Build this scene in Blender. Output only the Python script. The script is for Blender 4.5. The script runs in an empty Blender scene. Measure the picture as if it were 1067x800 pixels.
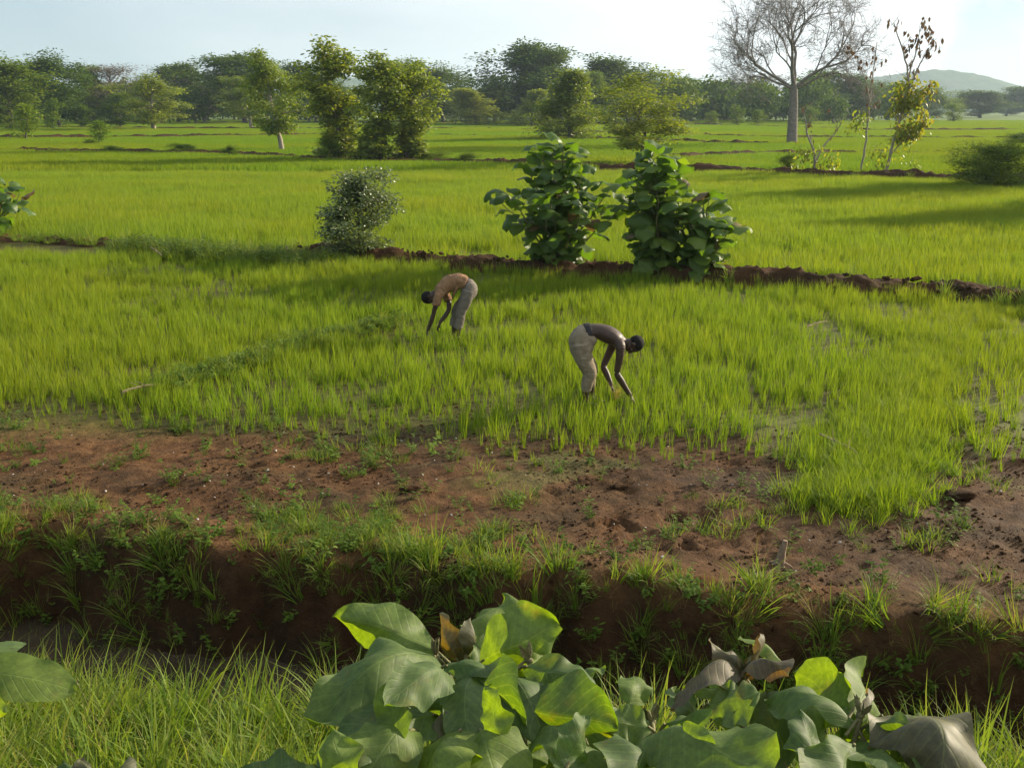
import bpy, math, random
import numpy as np
from mathutils import Vector, Matrix

C = bpy.context.scene.collection
sc = bpy.context.scene
R = math.radians
# ------------------------------------------------------------------ camera frame
HC, FPX = 3.9, 1100.0
PITCH = math.atan(287 / FPX)
Fv = np.array([0, math.cos(PITCH), -math.sin(PITCH)])
Uv = np.array([0, math.sin(PITCH), math.cos(PITCH)])
CAM = np.array([0, 0, HC])

def ray(px, py):
    return Fv + np.array([1, 0, 0]) * ((px - 533.5) / FPX) + Uv * ((400 - py) / FPX)
def G(px, py, z=0.0):
    """world point at height z seen at photo pixel px,py"""
    d = ray(px, py); t = (HC - z) / -d[2]
    return CAM + d * t
def PD(px, py, dep):
    d = ray(px, py)
    return CAM + d * dep
def proj(x, y, z=0.0):
    vx, vy, vz = x, y, z - HC
    dep = vy * Fv[1] + vz * Fv[2]
    dep = np.where(dep < 0.1, 0.1, dep)
    return 533.5 + FPX * vx / dep, 400 - FPX * (vy * Uv[1] + vz * Uv[2]) / dep

# ------------------------------------------------------------------ noise
def _h(ix, iy, s):
    n = (ix * 374761393 + iy * 668265263 + s * 974634777) & 0x7fffffff
    n = ((n ^ (n >> 13)) * 1274126177) & 0x7fffffff
    return ((n ^ (n >> 16)) & 0xffff) / 65535.0
def vnoise(x, y, s=0):
    x = np.asarray(x, float); y = np.asarray(y, float)
    ix = np.floor(x).astype(np.int64); iy = np.floor(y).astype(np.int64)
    fx = x - ix; fy = y - iy
    fx = fx * fx * (3 - 2 * fx); fy = fy * fy * (3 - 2 * fy)
    a = _h(ix, iy, s); b = _h(ix + 1, iy, s); c = _h(ix, iy + 1, s); d = _h(ix + 1, iy + 1, s)
    return (a * (1 - fx) + b * fx) * (1 - fy) + (c * (1 - fx) + d * fx) * fy
def fbm(x, y, s=0, o=4):
    v = 0; a = 0.5; t = 0
    for k in range(o):
        v = v + a * vnoise(x * 2 ** k, y * 2 ** k, s + k * 17); t += a; a *= 0.5
    return v / t
def sm(a, b, x):
    t = np.clip((x - a) / (b - a), 0, 1); return t * t * (3 - 2 * t)

# ------------------------------------------------------------------ mesh builder
class MB:
    def __init__(s): s.v = []; s.f = []; s.a = []; s.m = []; s.n = 0
    def add(s, v, f, a=None, mi=0):
        v = np.asarray(v, float).reshape(-1, 3); f = np.asarray(f, int)
        if f.ndim == 1: f = f.reshape(-1, 4)
        s.v.append(v); s.f.append(f + s.n)
        s.a.append(np.zeros((len(v), 3)) if a is None else np.asarray(a, float).reshape(-1, 3))
        s.m.append(np.full(len(f), mi)); s.n += len(v)
    def mesh(s, name, mats, smooth=True):
        me = bpy.data.meshes.new(name)
        v = np.concatenate(s.v)
        cnt = np.concatenate([np.full(len(f), f.shape[1]) for f in s.f])
        li = np.concatenate([f.ravel() for f in s.f])
        me.vertices.add(len(v)); me.vertices.foreach_set('co', v.ravel())
        me.loops.add(len(li)); me.loops.foreach_set('vertex_index', li.astype(np.int32))
        me.polygons.add(len(cnt))
        st = np.concatenate([[0], np.cumsum(cnt)[:-1]])
        me.polygons.foreach_set('loop_start', st.astype(np.int32))
        me.polygons.foreach_set('material_index', np.concatenate(s.m).astype(np.int32))
        at = me.attributes.new('leaf', 'FLOAT_VECTOR', 'POINT')
        at.data.foreach_set('vector', np.concatenate(s.a).ravel())
        for m in (mats if isinstance(mats, (list, tuple)) else [mats]): me.materials.append(m)
        me.update(calc_edges=True)
        if smooth: me.polygons.foreach_set('use_smooth', np.ones(len(cnt), bool))
        me.validate()
        return me

def norm(a): return a / (np.linalg.norm(a, axis=-1, keepdims=True) + 1e-9)

def tube(mb, pts, rad, n=6, a=(0, 0, 0.5), mi=0, caps=True):
    pts = np.asarray(pts, float); k = len(pts); rad = np.broadcast_to(rad, (k,))
    t = norm(np.gradient(pts, axis=0))
    ref = np.array([0.0, 0, 1]) if abs(t[0][2]) < 0.9 else np.array([1.0, 0, 0])
    u = norm(np.cross(t, ref)); w = np.cross(t, u)
    th = np.arange(n) * 2 * math.pi / n
    v = pts[:, None] + rad[:, None, None] * (u[:, None] * np.cos(th)[None, :, None] + w[:, None] * np.sin(th)[None, :, None])
    i = np.arange(k - 1)[:, None] * n; j = np.arange(n)[None]; j2 = (j + 1) % n
    f = np.stack([i + j, i + j2, i + n + j2, i + n + j], -1).reshape(-1, 4)
    mb.add(v.reshape(-1, 3), f, np.tile(a, (k * n, 1)), mi)
    if caps and n >= 4:
        mb.add(v[0], np.arange(n)[::-1].reshape(1, n), np.tile(a, (n, 1)), mi)
        mb.add(v[-1], np.arange(n).reshape(1, n), np.tile(a, (n, 1)), mi)

def leaves(mb, base, d, nrm, L, W, nu=4, nv=2, droop=0.6, fold=0.15, wave=0.0, rnd=None, rng=None, mi=0, peak=0.45, sharp=0.75, vein=0.0, twist=0.0, buckle=0.0, rag=0.0):
    """N curved leaf blades at once; attribute = (u, v, random)"""
    base = np.atleast_2d(base); N = len(base)
    d = norm(np.broadcast_to(d, (N, 3)) * 1.0); nrm = np.broadcast_to(nrm, (N, 3)) * 1.0
    nrm = norm(nrm - d * np.sum(nrm * d, -1, keepdims=True)); b = np.cross(nrm, d)
    L = np.broadcast_to(L, (N,)).astype(float); W = np.broadcast_to(W, (N,)).astype(float)
    droop = np.broadcast_to(droop, (N,)).astype(float); fold = np.broadcast_to(fold, (N,)).astype(float)
    if rnd is None: rnd = rng.random(N)
    u = np.linspace(0, 1, nu + 1); v = np.linspace(-1, 1, nv + 1)
    ang = droop[:, None] * u[None]
    du = 1.0 / nu
    xs = np.concatenate([np.zeros((N, 1)), np.cumsum((np.cos(ang[:, 1:]) + np.cos(ang[:, :-1])) / 2 * du, 1)], 1)
    zs = -np.concatenate([np.zeros((N, 1)), np.cumsum((np.sin(ang[:, 1:]) + np.sin(ang[:, :-1])) / 2 * du, 1)], 1)
    pw = math.log(0.5) / math.log(peak)
    w = np.clip(np.sin(math.pi * u ** pw), 0, 1) ** sharp; w[0] = 0.03; w[-1] = 0.02
    ph = (rnd * 40)[:, None, None]
    lat = v[None, None] * w[None, :, None] * (W[:, None, None] / 2)
    if rag: lat = lat * (1 + rag * (np.sin(u[None, :, None] * 7 + ph * 3 + np.sign(v)[None, None]) * .6 + np.sin(u[None, :, None] * 17 + ph * 5 - np.sign(v)[None, None] * 2) * .4) * np.abs(v[None, None]))
    up = -fold[:, None, None] * np.abs(lat) * 1.0
    if wave: up = up + wave * W[:, None, None] * w[None, :, None] * (v[None, None] ** 2) * np.sin(u[None, :, None] * 11 + ph + np.sign(v)[None, None] * 1.3) \
        + wave * 0.5 * W[:, None, None] * w[None, :, None] * np.abs(v[None, None]) * np.sin(u[None, :, None] * 23 + ph * 1.7)
    if vein: up = up + vein * W[:, None, None] * w[None, :, None] * np.cos((u[None, :, None] * 9 - np.abs(v[None, None]) * 2.2) * 6.283) * np.abs(v[None, None])
    if buckle: up = up + buckle * W[:, None, None] * (np.sin(u[None, :, None] * 4.5 + v[None, None] * 1.7 + ph * 2.3) + .5 * np.sin(u[None, :, None] * 8 - v[None, None] * 3.1 + ph * 4.1)) * np.clip(u * 4, 0, 1)[None, :, None]
    if twist:
        ta = twist * np.sin(ph * 7) * u[None, :, None]; lat, up = lat * np.cos(ta) - up * np.sin(ta), up * np.cos(ta) + lat * np.sin(ta)
    ca, sa = np.cos(ang), np.sin(ang)
    along = xs[..., None] * L[:, None, None] + up * sa[..., None]
    vert = zs[..., None] * L[:, None, None] + up * ca[..., None]
    P = base[:, None, None] + along[..., None] * d[:, None, None] + vert[..., None] * nrm[:, None, None] + lat[..., None] * b[:, None, None]
    A = np.zeros((N, nu + 1, nv + 1, 3)); A[..., 0] = u[None, :, None]; A[..., 1] = v[None, None]; A[..., 2] = rnd[:, None, None]
    m = nv + 1; i = np.arange(nu)[:, None] * m; j = np.arange(nv)[None]
    f = np.stack([i + j, i + m + j, i + m + j + 1, i + j + 1], -1).reshape(-1, 4)
    F = (f[None] + (np.arange(N) * (nu + 1) * m)[:, None, None]).reshape(-1, 4)
    mb.add(P.reshape(-1, 3), F, A.reshape(-1, 3), mi)

def blades(mb, rng, N, spread, h, hv, w, lean, seg=3, mi=0, center=(0, 0, 0), square=False, curl=0.9, sink=0.03):
    az = rng.random(N) * 6.283
    if square: bx, by = (rng.random(N) - .5) * spread, (rng.random(N) - .5) * spread
    else:
        rr = np.sqrt(rng.random(N)) * spread; aa = az + rng.normal(0, .7, N); bx, by = rr * np.cos(aa), rr * np.sin(aa)
    H = h * (1 + hv * (rng.random(N) * 2 - 1)); ln = lean * (0.25 + rng.random(N))
    t = np.linspace(0, 1, seg + 1)
    ang = ln[:, None] * (0.35 + curl * t[None] ** 1.5)
    dt = 1 / seg
    rad = np.concatenate([np.zeros((N, 1)), np.cumsum(np.sin((ang[:, 1:] + ang[:, :-1]) / 2) * dt, 1)], 1) * H[:, None]
    zz = np.concatenate([np.zeros((N, 1)), np.cumsum(np.cos((ang[:, 1:] + ang[:, :-1]) / 2) * dt, 1)], 1) * H[:, None]
    cx = bx[:, None] + rad * np.cos(az)[:, None]; cy = by[:, None] + rad * np.sin(az)[:, None]
    tw = az + math.pi / 2 + rng.normal(0, .5, N)
    ww = w * (0.7 + .6 * rng.random(N))[:, None] * np.clip(1.05 - t[None] ** 2, 0.04, 1) / 2
    P = np.zeros((N, seg + 1, 2, 3))
    for k, sg in ((0, -1), (1, 1)):
        P[:, :, k, 0] = cx + sg * ww * np.cos(tw)[:, None] + center[0]
        P[:, :, k, 1] = cy + sg * ww * np.sin(tw)[:, None] + center[1]
        P[:, :, k, 2] = zz - sink + center[2]
    A = np.zeros((N, seg + 1, 2, 3)); A[..., 0] = t[None, :, None]; A[..., 2] = rng.random(N)[:, None, None]
    i = np.arange(seg) * 2
    f = np.stack([i, i + 1, i + 3, i + 2], -1)
    F = (f[None] + (np.arange(N) * (seg + 1) * 2)[:, None, None]).reshape(-1, 4)
    mb.add(P.reshape(-1, 3), F, A.reshape(-1, 3), mi)

# ------------------------------------------------------------------ object helpers
def tag(o, label=None, cat=None, group=None, kind=None):
    if label: o['label'] = label
    if cat: o['category'] = cat
    if group: o['group'] = group
    if kind: o['kind'] = kind
    return o
def link(name, me, parent=None, loc=(0, 0, 0)):
    o = bpy.data.objects.new(name, me); C.objects.link(o); o.location = loc
    if parent: o.parent = parent
    return o
def thing(name, label, cat, loc=(0, 0, 0), rz=0, group=None, scale=None):
    o = bpy.data.objects.new(name, None); C.objects.link(o)
    o.location = loc; o.rotation_euler = (0, 0, rz)
    if scale is not None: o.scale = scale
    o.empty_display_size = 0.2
    return tag(o, label, cat, group)

# ------------------------------------------------------------------ materials
class NT:
    def __init__(s, name):
        s.m = bpy.data.materials.new(name); s.m.use_nodes = True; s.t = s.m.node_tree; s.t.nodes.clear()
        s.out = s.n('ShaderNodeOutputMaterial')
    def n(s, ty, **kw):
        nd = s.t.nodes.new(ty)
        for k, v in kw.items(): setattr(nd, k, v)
        return nd
    def l(s, a, b): s.t.links.new(a, b)
    def math(s, op, a, b=None, clamp=False):
        nd = s.n('ShaderNodeMath', operation=op, use_clamp=clamp)
        for i, x in enumerate((a, b)):
            if x is None: continue
            if isinstance(x, (int, float)): nd.inputs[i].default_value = x
            else: s.l(x, nd.inputs[i])
        return nd.outputs[0]
    def ramp(s, fac, stops, interp='LINEAR'):
        nd = s.n('ShaderNodeValToRGB'); cr = nd.color_ramp; cr.interpolation = interp
        while len(cr.elements) < len(stops): cr.elements.new(0.5)
        for e, (p, c) in zip(cr.elements, stops): e.position = p; e.color = (*c, 1)
        s.l(fac, nd.inputs[0]); return nd.outputs[0]
    def mix(s, fac, a, b, mode='MIX'):
        nd = s.n('ShaderNodeMix', data_type='RGBA', blend_type=mode)
        for i, x in ((0, fac), (6, a), (7, b)):
            if isinstance(x, (int, float)): nd.inputs[i].default_value = x
            elif isinstance(x, tuple): nd.inputs[i].default_value = (*x, 1)
            else: s.l(x, nd.inputs[i])
        return nd.outputs[2]
    def noise(s, scale, det=4, rough=0.55, vec=None, w=None):
        nd = s.n('ShaderNodeTexNoise'); nd.inputs['Scale'].default_value = scale
        nd.inputs['Detail'].default_value = det; nd.inputs['Roughness'].default_value = rough
        if vec is not None: s.l(vec, nd.inputs['Vector'])
        return nd.outputs[0]
    def wpos(s): return s.n('ShaderNodeNewGeometry').outputs['Position']
    def bump(s, h, strength=0.5, dist=0.02):
        nd = s.n('ShaderNodeBump'); nd.inputs['Strength'].default_value = strength; nd.inputs['Distance'].default_value = dist
        s.l(h, nd.inputs['Height']); return nd.outputs[0]
    def pbsdf(s, col, rough=0.8, spec=0.3, nrm=None):
        nd = s.n('ShaderNodeBsdfPrincipled')
        if isinstance(col, tuple): nd.inputs['Base Color'].default_value = (*col, 1)
        else: s.l(col, nd.inputs['Base Color'])
        if isinstance(rough, (int, float)): nd.inputs['Roughness'].default_value = rough
        else: s.l(rough, nd.inputs['Roughness'])
        nd.inputs['Specular IOR Level'].default_value = spec
        if nrm is not None: s.l(nrm, nd.inputs['Normal'])
        return nd.outputs[0]
    def fin(s, sh): s.l(sh, s.out.inputs['Surface']); return s.m

def leafmat(name, cols, trans=0.35, tcol=None, rough=0.5, spec=0.4, tipcol=None, tip=0.0, under=None, big=0.06, bigcols=None, veins=False, bump=False):
    """two-sided leaf: colours by per-leaf random + per-instance random, translucency"""
    t = NT(name)
    at = t.n('ShaderNodeAttribute', attribute_name='leaf'); sep = t.n('ShaderNodeSeparateXYZ'); t.l(at.outputs['Vector'], sep.inputs[0])
    u, v, r = sep.outputs
    rnd = t.n('ShaderNodeObjectInfo').outputs['Random']
    k = t.math('ADD', t.math('MULTIPLY', r, 0.65), t.math('MULTIPLY', rnd, 0.35))
    n = len(cols)
    col = t.ramp(k, [(i / max(1, n - 1), c) for i, c in enumerate(cols)])
    if bigcols:
        ns = t.noise(big, 3, 0.5, t.wpos())
        fac = t.math('MULTIPLY', t.math('SUBTRACT', ns, 0.42), 5, True)
        col = t.mix(fac, col, t.mix(1.0, col, bigcols, 'MULTIPLY'))
    if tipcol:
        col = t.mix(t.math('MULTIPLY', t.math('POWER', u, 2.0), tip), col, tipcol)
    nrm = None
    if veins:
        av = t.math('ABSOLUTE', v)
        mid = t.math('SUBTRACT', 1.0, t.math('MULTIPLY', av, 26), True)
        ph = t.math('MULTIPLY', t.math('SUBTRACT', t.math('MULTIPLY', u, 10), t.math('MULTIPLY', av, 2.4)), 3.14159)
        lv = t.math('POWER', t.math('ABSOLUTE', t.math('COSINE', ph)), 40)
        vv = t.math('MAXIMUM', mid, t.math('MULTIPLY', lv, 0.55))
        blot = t.noise(9, 4, 0.6, t.wpos())
        col = t.mix(t.math('MULTIPLY', vv, 0.42), col, (0.20, 0.25, 0.09))
        col = t.mix(t.math('MULTIPLY', t.math('SUBTRACT', blot, 0.59), 4, True), col, (0.15, 0.12, 0.03))
        grain = t.noise(38, 5, 0.7, t.wpos()); col = t.mix(1.0, col, t.ramp(grain, [(0.35, (0.72, 0.74, 0.75)), (0.65, (1.2, 1.18, 1.15))]), 'MULTIPLY')
        spot = t.noise(120, 2, 0.5, t.wpos()); col = t.mix(t.math('MULTIPLY', t.math('SUBTRACT', spot, 0.70), 14, True), col, (0.07, 0.05, 0.02))
        fine = t.noise(70, 3, 0.6, t.wpos())
        hgt = t.math('ADD', t.math('MULTIPLY', vv, -1.0), t.math('MULTIPLY', fine, 0.5))
        nrm = t.bump(hgt, 0.35, 0.003)
    if under:
        bf = t.n('ShaderNodeNewGeometry').outputs['Backfacing']
        colS = t.mix(t.math('MULTIPLY', bf, 0.6), col, under)
    else: colS = col
    pb = t.pbsdf(colS, rough, spec, nrm)
    tr = t.n('ShaderNodeBsdfTranslucent')
    t.l(t.mix(1.0, col, tcol or (1.6, 1.5, 0.7), 'MULTIPLY'), tr.inputs['Color'])
    mx = t.n('ShaderNodeMixShader'); mx.inputs[0].default_value = trans
    t.l(pb, mx.inputs[1]); t.l(tr.outputs[0], mx.inputs[2])
    return t.fin(mx.outputs[0])

M = {}
M['rice'] = leafmat('rice_blade', [(0.066, 0.148, 0.008), (0.110, 0.208, 0.011), (0.178, 0.262, 0.016), (0.092, 0.186, 0.010)], 0.42, rough=0.6, spec=0.14, tipcol=(0.28, 0.30, 0.04), tip=0.35, big=0.16, bigcols=(1.20, 1.0, 0.9))
M['ricefar'] = leafmat('rice_far', [(0.086, 0.17, 0.010), (0.122, 0.212, 0.012), (0.165, 0.25, 0.016)], 0.42, rough=0.65, spec=0.1, big=0.035, bigcols=(1.28, 1.0, 0.9))
M['grass'] = leafmat('bank_grass', [(0.05, 0.11, 0.010), (0.09, 0.17, 0.014), (0.14, 0.215, 0.02), (0.24, 0.22, 0.07)], 0.42, rough=0.6, spec=0.2, tipcol=(0.25, 0.24, 0.08), tip=0.3)
M['drygrass'] = leafmat('dry_grass', [(0.30, 0.24, 0.12), (0.22, 0.17, 0.07)], 0.3, rough=0.7, spec=0.2)
M['weed'] = leafmat('weed_leaf', [(0.06, 0.11, 0.012), (0.10, 0.165, 0.018), (0.15, 0.20, 0.03)], 0.35, rough=0.6, spec=0.15)
M['dark'] = leafmat('evergreen_leaf', [(0.038, 0.080, 0.008), (0.070, 0.120, 0.010), (0.125, 0.17, 0.014)], 0.28, rough=0.65, spec=0.12)
M['mid'] = leafmat('broad_leaf', [(0.060, 0.12, 0.008), (0.11, 0.175, 0.011), (0.18, 0.225, 0.014)], 0.34, rough=0.65, spec=0.12)
M['yellow'] = leafmat('sunny_leaf', [(0.085, 0.145, 0.010), (0.17, 0.225, 0.016), (0.27, 0.28, 0.025)], 0.45, rough=0.45, spec=0.4)
M['gold'] = leafmat('golden_leaf', [(0.13, 0.18, 0.012), (0.24, 0.26, 0.02), (0.26, 0.20, 0.03)], 0.45, rough=0.5, spec=0.4)
M['brownleaf'] = leafmat('withered_leaf', [(0.09, 0.05, 0.03), (0.15, 0.09, 0.05), (0.06, 0.04, 0.03)], 0.15, rough=0.7, spec=0.2)
M['thin'] = leafmat('thin_brown_foliage', [(0.13, 0.10, 0.07), (0.16, 0.12, 0.09), (0.10, 0.11, 0.04)], 0.2, rough=0.8, spec=0.1)
M['grey'] = leafmat('dusty_leaf', [(0.07, 0.11, 0.03), (0.11, 0.15, 0.05), (0.17, 0.19, 0.09)], 0.28, rough=0.4, spec=0.55)
M['teak'] = leafmat('teak_leaf', [(0.042, 0.088, 0.014), (0.070, 0.13, 0.020), (0.13, 0.19, 0.024)], 0.40, tcol=(2.2, 2.2, 0.4), rough=0.5, spec=0.4, under=(0.14, 0.17, 0.10))
M['teakold'] = leafmat('teak_old_leaf', [(0.20, 0.18, 0.04), (0.14, 0.09, 0.04), (0.10, 0.085, 0.045)], 0.3, rough=0.55, spec=0.3)
M['teakbig'] = leafmat('teak_big_leaf', [(0.050, 0.090, 0.024), (0.070, 0.115, 0.032), (0.10, 0.15, 0.030), (0.14, 0.185, 0.024)], 0.36, tcol=(2.9, 2.9, 0.15), rough=0.60, spec=0.34, under=(0.11, 0.125, 0.07), veins=True)
M['teakdry'] = leafmat('teak_dry_leaf', [(0.070, 0.078, 0.042), (0.088, 0.088, 0.048), (0.080, 0.064, 0.040)], 0.28, tcol=(3.2, 1.9, 0.25), rough=0.55, spec=0.3, under=(0.16, 0.14, 0.06), veins=True)

def barkmat(name, c1, c2, sc_=6, rough=0.9):
    t = NT(name); ns = t.noise(sc_, 5, 0.65, t.wpos())
    return t.fin(t.pbsdf(t.ramp(ns, [(0.3, c1), (0.7, c2)]), rough, 0.2, t.bump(ns, 0.6, 0.03)))
M['bark'] = barkmat('bark', (0.07, 0.055, 0.04), (0.17, 0.14, 0.11))
M['palebark'] = barkmat('pale_bark', (0.20, 0.17, 0.13), (0.36, 0.32, 0.26), 9)
M['deadbark'] = barkmat('dead_bark', (0.12, 0.105, 0.09), (0.26, 0.23, 0.20), 4)
M['stem'] = barkmat('green_stem', (0.10, 0.10, 0.04), (0.20, 0.18, 0.08), 30, 0.6)
M['wood'] = barkmat('weathered_wood', (0.16, 0.10, 0.065), (0.36, 0.27, 0.19), 25)

def soil(name, zones):
    t = NT(name); p = t.wpos()
    big = t.noise(0.8, 4, 0.6, p); med = t.noise(7, 5, 0.65, p); fine = t.noise(55, 4, 0.7, p)
    red = t.ramp(med, [(0.25, (0.052, 0.025, 0.011)), (0.5, (0.110, 0.054, 0.022)), (0.75, (0.18, 0.096, 0.042))])
    grey = t.ramp(med, [(0.3, (0.040, 0.024, 0.011)), (0.7, (0.088, 0.055, 0.025))])
    col = t.mix(t.math('MULTIPLY', t.math('SUBTRACT', big, 0.45), 4, True), red, grey)
    vor = t.n('ShaderNodeTexVoronoi'); vor.inputs['Scale'].default_value = 26; t.l(p, vor.inputs['Vector'])
    hgt = t.math('ADD', t.math('MULTIPLY', med, 1.2), t.math('ADD', t.math('MULTIPLY', fine, 0.5), t.math('MULTIPLY', vor.outputs['Distance'], -0.15)))
    if zones:
        at = t.n('ShaderNodeAttribute', attribute_name='leaf'); sep = t.n('ShaderNodeSeparateXYZ'); t.l(at.outputs['Vector'], sep.inputs[0])
        wet_shade, green, alg = sep.outputs
        col = t.mix(wet_shade, col, t.mix(1.0, col, (0.38, 0.34, 0.30), 'MULTIPLY'))  # darkens damp mud, and paints the ditch bank's shade into the soil colour
        col = t.mix(t.math('MULTIPLY', alg, 0.8), col, t.ramp(fine, [(0.35, (0.08, 0.055, 0.03)), (0.6, (0.11, 0.11, 0.03))]))
        gn = t.noise(0.04, 4, 0.6, p); gf = t.noise(3.0, 4, 0.6, p)
        gcol = t.mix(gf, t.ramp(gn, [(0.3, (0.09, 0.15, 0.018)), (0.55, (0.15, 0.21, 0.025)), (0.75, (0.20, 0.22, 0.045))]), (0.07, 0.11, 0.02))
        col = t.mix(green, col, gcol)
        rough = t.math('SUBTRACT', 0.95, t.math('MULTIPLY', wet_shade, 0.35))
    else:
        rough = 0.95; col = t.mix(1.0, col, (0.50, 0.48, 0.46), 'MULTIPLY')
    return t.fin(t.pbsdf(col, rough, 0.12, t.bump(hgt, 1.0, 0.03)))
M['soil'] = soil('field_soil', True)
M['bundsoil'] = soil('bund_soil', False)
def watermat():
    t = NT('ditch_water'); p = t.wpos(); n = t.noise(5, 3, 0.5, p)
    col = t.ramp(t.noise(2.2, 4, 0.6, p), [(0.35, (0.035, 0.025, 0.016)), (0.7, (0.075, 0.055, 0.035))])
    return t.fin(t.pbsdf(col, 0.08, 0.5, t.bump(n, 0.25, 0.02)))
M['water'] = watermat()
def hillmat():
    t = NT('hill_woods'); p = t.wpos()
    n = t.noise(0.05, 6, 0.7, p)
    return t.fin(t.pbsdf(t.ramp(n, [(0.3, (0.03, 0.055, 0.02)), (0.6, (0.07, 0.10, 0.03)), (0.8, (0.12, 0.12, 0.06))]), 1.0, 0.0, t.bump(n, 1.0, 6.0)))
M['hill'] = hillmat()
def skinmat():
    t = NT('skin'); n = t.noise(8, 4, 0.6, t.wpos())
    return t.fin(t.pbsdf(t.ramp(n, [(0.3, (0.035, 0.020, 0.014)), (0.7, (0.062, 0.036, 0.025))]), 0.52, 0.35))
M['skin'] = skinmat()
def cloth(name, a, b, s=14):
    t = NT(name); n = t.noise(s, 5, 0.65, t.wpos()); w = t.noise(240, 2, 0.5, t.wpos())
    return t.fin(t.pbsdf(t.ramp(n, [(0.3, a), (0.72, b)]), 0.95, 0.1, t.bump(t.math('ADD', t.math('MULTIPLY', n, 3), w), 0.5, 0.01)))
M['shirt'] = cloth('faded_orange_cloth', (0.17, 0.095, 0.05), (0.33, 0.20, 0.115))
M['greycloth'] = cloth('grey_cloth', (0.14, 0.12, 0.10), (0.20, 0.175, 0.145))
M['khaki'] = cloth('khaki_cloth', (0.18, 0.145, 0.10), (0.31, 0.255, 0.18))
M['patch'] = cloth('dark_cloth', (0.03, 0.028, 0.03), (0.06, 0.055, 0.055))
t = NT('hair'); M['hair'] = t.fin(t.pbsdf((0.012, 0.010, 0.009), 0.85, 0.2, t.bump(t.noise(180, 2, .5, t.wpos()), 0.8, 0.01)))
t = NT('stone'); n_ = t.noise(30, 4, .6, t.wpos()); M['stone'] = t.fin(t.pbsdf(t.ramp(n_, [(0.3, (0.30, 0.26, 0.22)), (0.7, (0.55, 0.5, 0.44))]), 0.85, 0.3))

# ------------------------------------------------------------------ terrain
def edge_far(x): return 8.27 - 0.225 * x + 0.50 * (fbm(x * 0.8, 3.1, 5, 3) - 0.5) + 0.26 * (vnoise(x * 3.1, 9.2, 8) - .5)
def chan_w(x): return np.clip(0.95 - 0.115 * x, 0.42, 1.6)
def edge_near(x): return edge_far(x) - 0.5 - chan_w(x)
BUND_TOP = [(-260, 252), (0, 252), (100, 256), (300, 265), (380, 271), (480, 279), (590, 287), (700, 290), (800, 296), (950, 306), (1067, 322), (1300, 356)]
_bw = np.array([G(a, b)[:2] for a, b in BUND_TOP])
def bundline(x): return np.interp(x, _bw[:, 0], _bw[:, 1])

FOOT = []
_r = random.Random(4)
for k in range(95):
    a = _r.uniform(0, 1)
    px_, py_ = (_r.uniform(620, 800), _r.uniform(535, 575)) if k < 34 else (_r.uniform(0, 1067), _r.uniform(450, 620))
    g_ = G(px_, py_); FOOT.append((g_[0], g_[1], _r.uniform(0, 3.14), _r.uniform(0.08, 0.15), _r.uniform(.02, .05)))

def height(x, y):
    x = np.asarray(x, float); y = np.asarray(y, float)
    ef, en = edge_far(x), edge_near(x)
    mudz = (fbm(x * 1.3, y * 1.3, 21, 5) - .5) * 0.11 + (fbm(x * 5, y * 5, 31, 4) - .5) * 0.08
    mudz = mudz * (1 - 0.6 * sm(11, 14, y)) * (1 - sm(40, 70, y))
    for fx, fy, a, r, d in FOOT:
        ca, sa = math.cos(a), math.sin(a); X = (x - fx) * ca + (y - fy) * sa; Y = -(x - fx) * sa + (y - fy) * ca
        q = (X / r) ** 2 + (Y / (r * .5)) ** 2
        mudz = mudz - d * np.exp(-q * q) + d * 0.45 * np.exp(-(q - 2.0) ** 2 * 2)
    s = ef - y
    lip = 0.07 * np.exp(-((s + .25) / .35) ** 2)
    bank = mudz + lip - sm(-0.06, 0.40 + .38 * vnoise(x * .9, y * 0 + 2, 45), s) * 1.0 + (fbm(x * 3, s * 3, 41, 4) - .5) * 0.45 * sm(-.1, .15, s) * (1 - sm(.5, .8, s))
    s2 = en - y
    near = np.interp(s2, [-.3, 0, .35, .8, 1.6, 3.2, 5.0, 7.0, 40], [-1.1, -.84, -.48, -.27, -.10, .28, 1.25, 2.25, 2.5]) + (fbm(x * 1.5, y * 1.5, 51, 4) - .5) * .18
    z = np.where(s2 > -0.3, np.maximum(near, bank), bank)
    # wide, almost flat plain far off: tiny swells
    z = z + (fbm(x * .01, y * .01, 61, 2) - .5) * 0.0
    return z

def axis(dense0, dense1, step, lo, hi, g=1.10):
    a = list(np.arange(dense0, dense1, step)); s = step; v = a[-1]
    while v < hi: s *= g; v += s; a.append(v)
    s = step; v = a[0]; b = []
    while v > lo: s *= g; v -= s; b.append(v)
    return np.array(b[::-1] + a)
def lowbound(px):
    return np.interp(px, [-200, 0, 100, 200, 330, 430, 520, 700, 800, 842, 858, 930, 968, 985, 1067, 1200], [436, 437, 441, 455, 462, 466, 468, 470, 476, 500, 528, 520, 480, 478, 500, 520])
xs = axis(-8.5, 8.5, 0.06, -2900, 2900); ys = axis(5.0, 14.5, 0.055, -60, 3000, 1.06)
X, Y = np.meshgrid(xs, ys)
Z = height(X, Y)
mb = MB()
px, py = proj(X, Y, 0)
ef = edge_far(X)
wet_shade = 1.0 * sm(-.05, .2, ef - Y) * (Y > edge_near(X) - .2)  # ditch bank soil: damp, and painted darker to deepen its shade
wet_shade = np.maximum(wet_shade, 0.45 * sm(.45, .65, fbm(X * .35, Y * .8, 77, 3)) * sm(9, 10.5, Y))
wet_shade = np.maximum(wet_shade, (.25 + .5 * fbm(X * .8, Y * 2.0, 79, 4)) * sm(380, 760, px) * sm(.25, .7, Y - ef))
wet_shade = np.maximum(wet_shade, 0.75 * (Y > 11.8) * sm(lowbound(px) + 6, lowbound(px) - 10, py))
green = np.maximum(0.30 * sm(12, 13, Y), sm(55, 110, Y)) * 1.0
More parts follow.
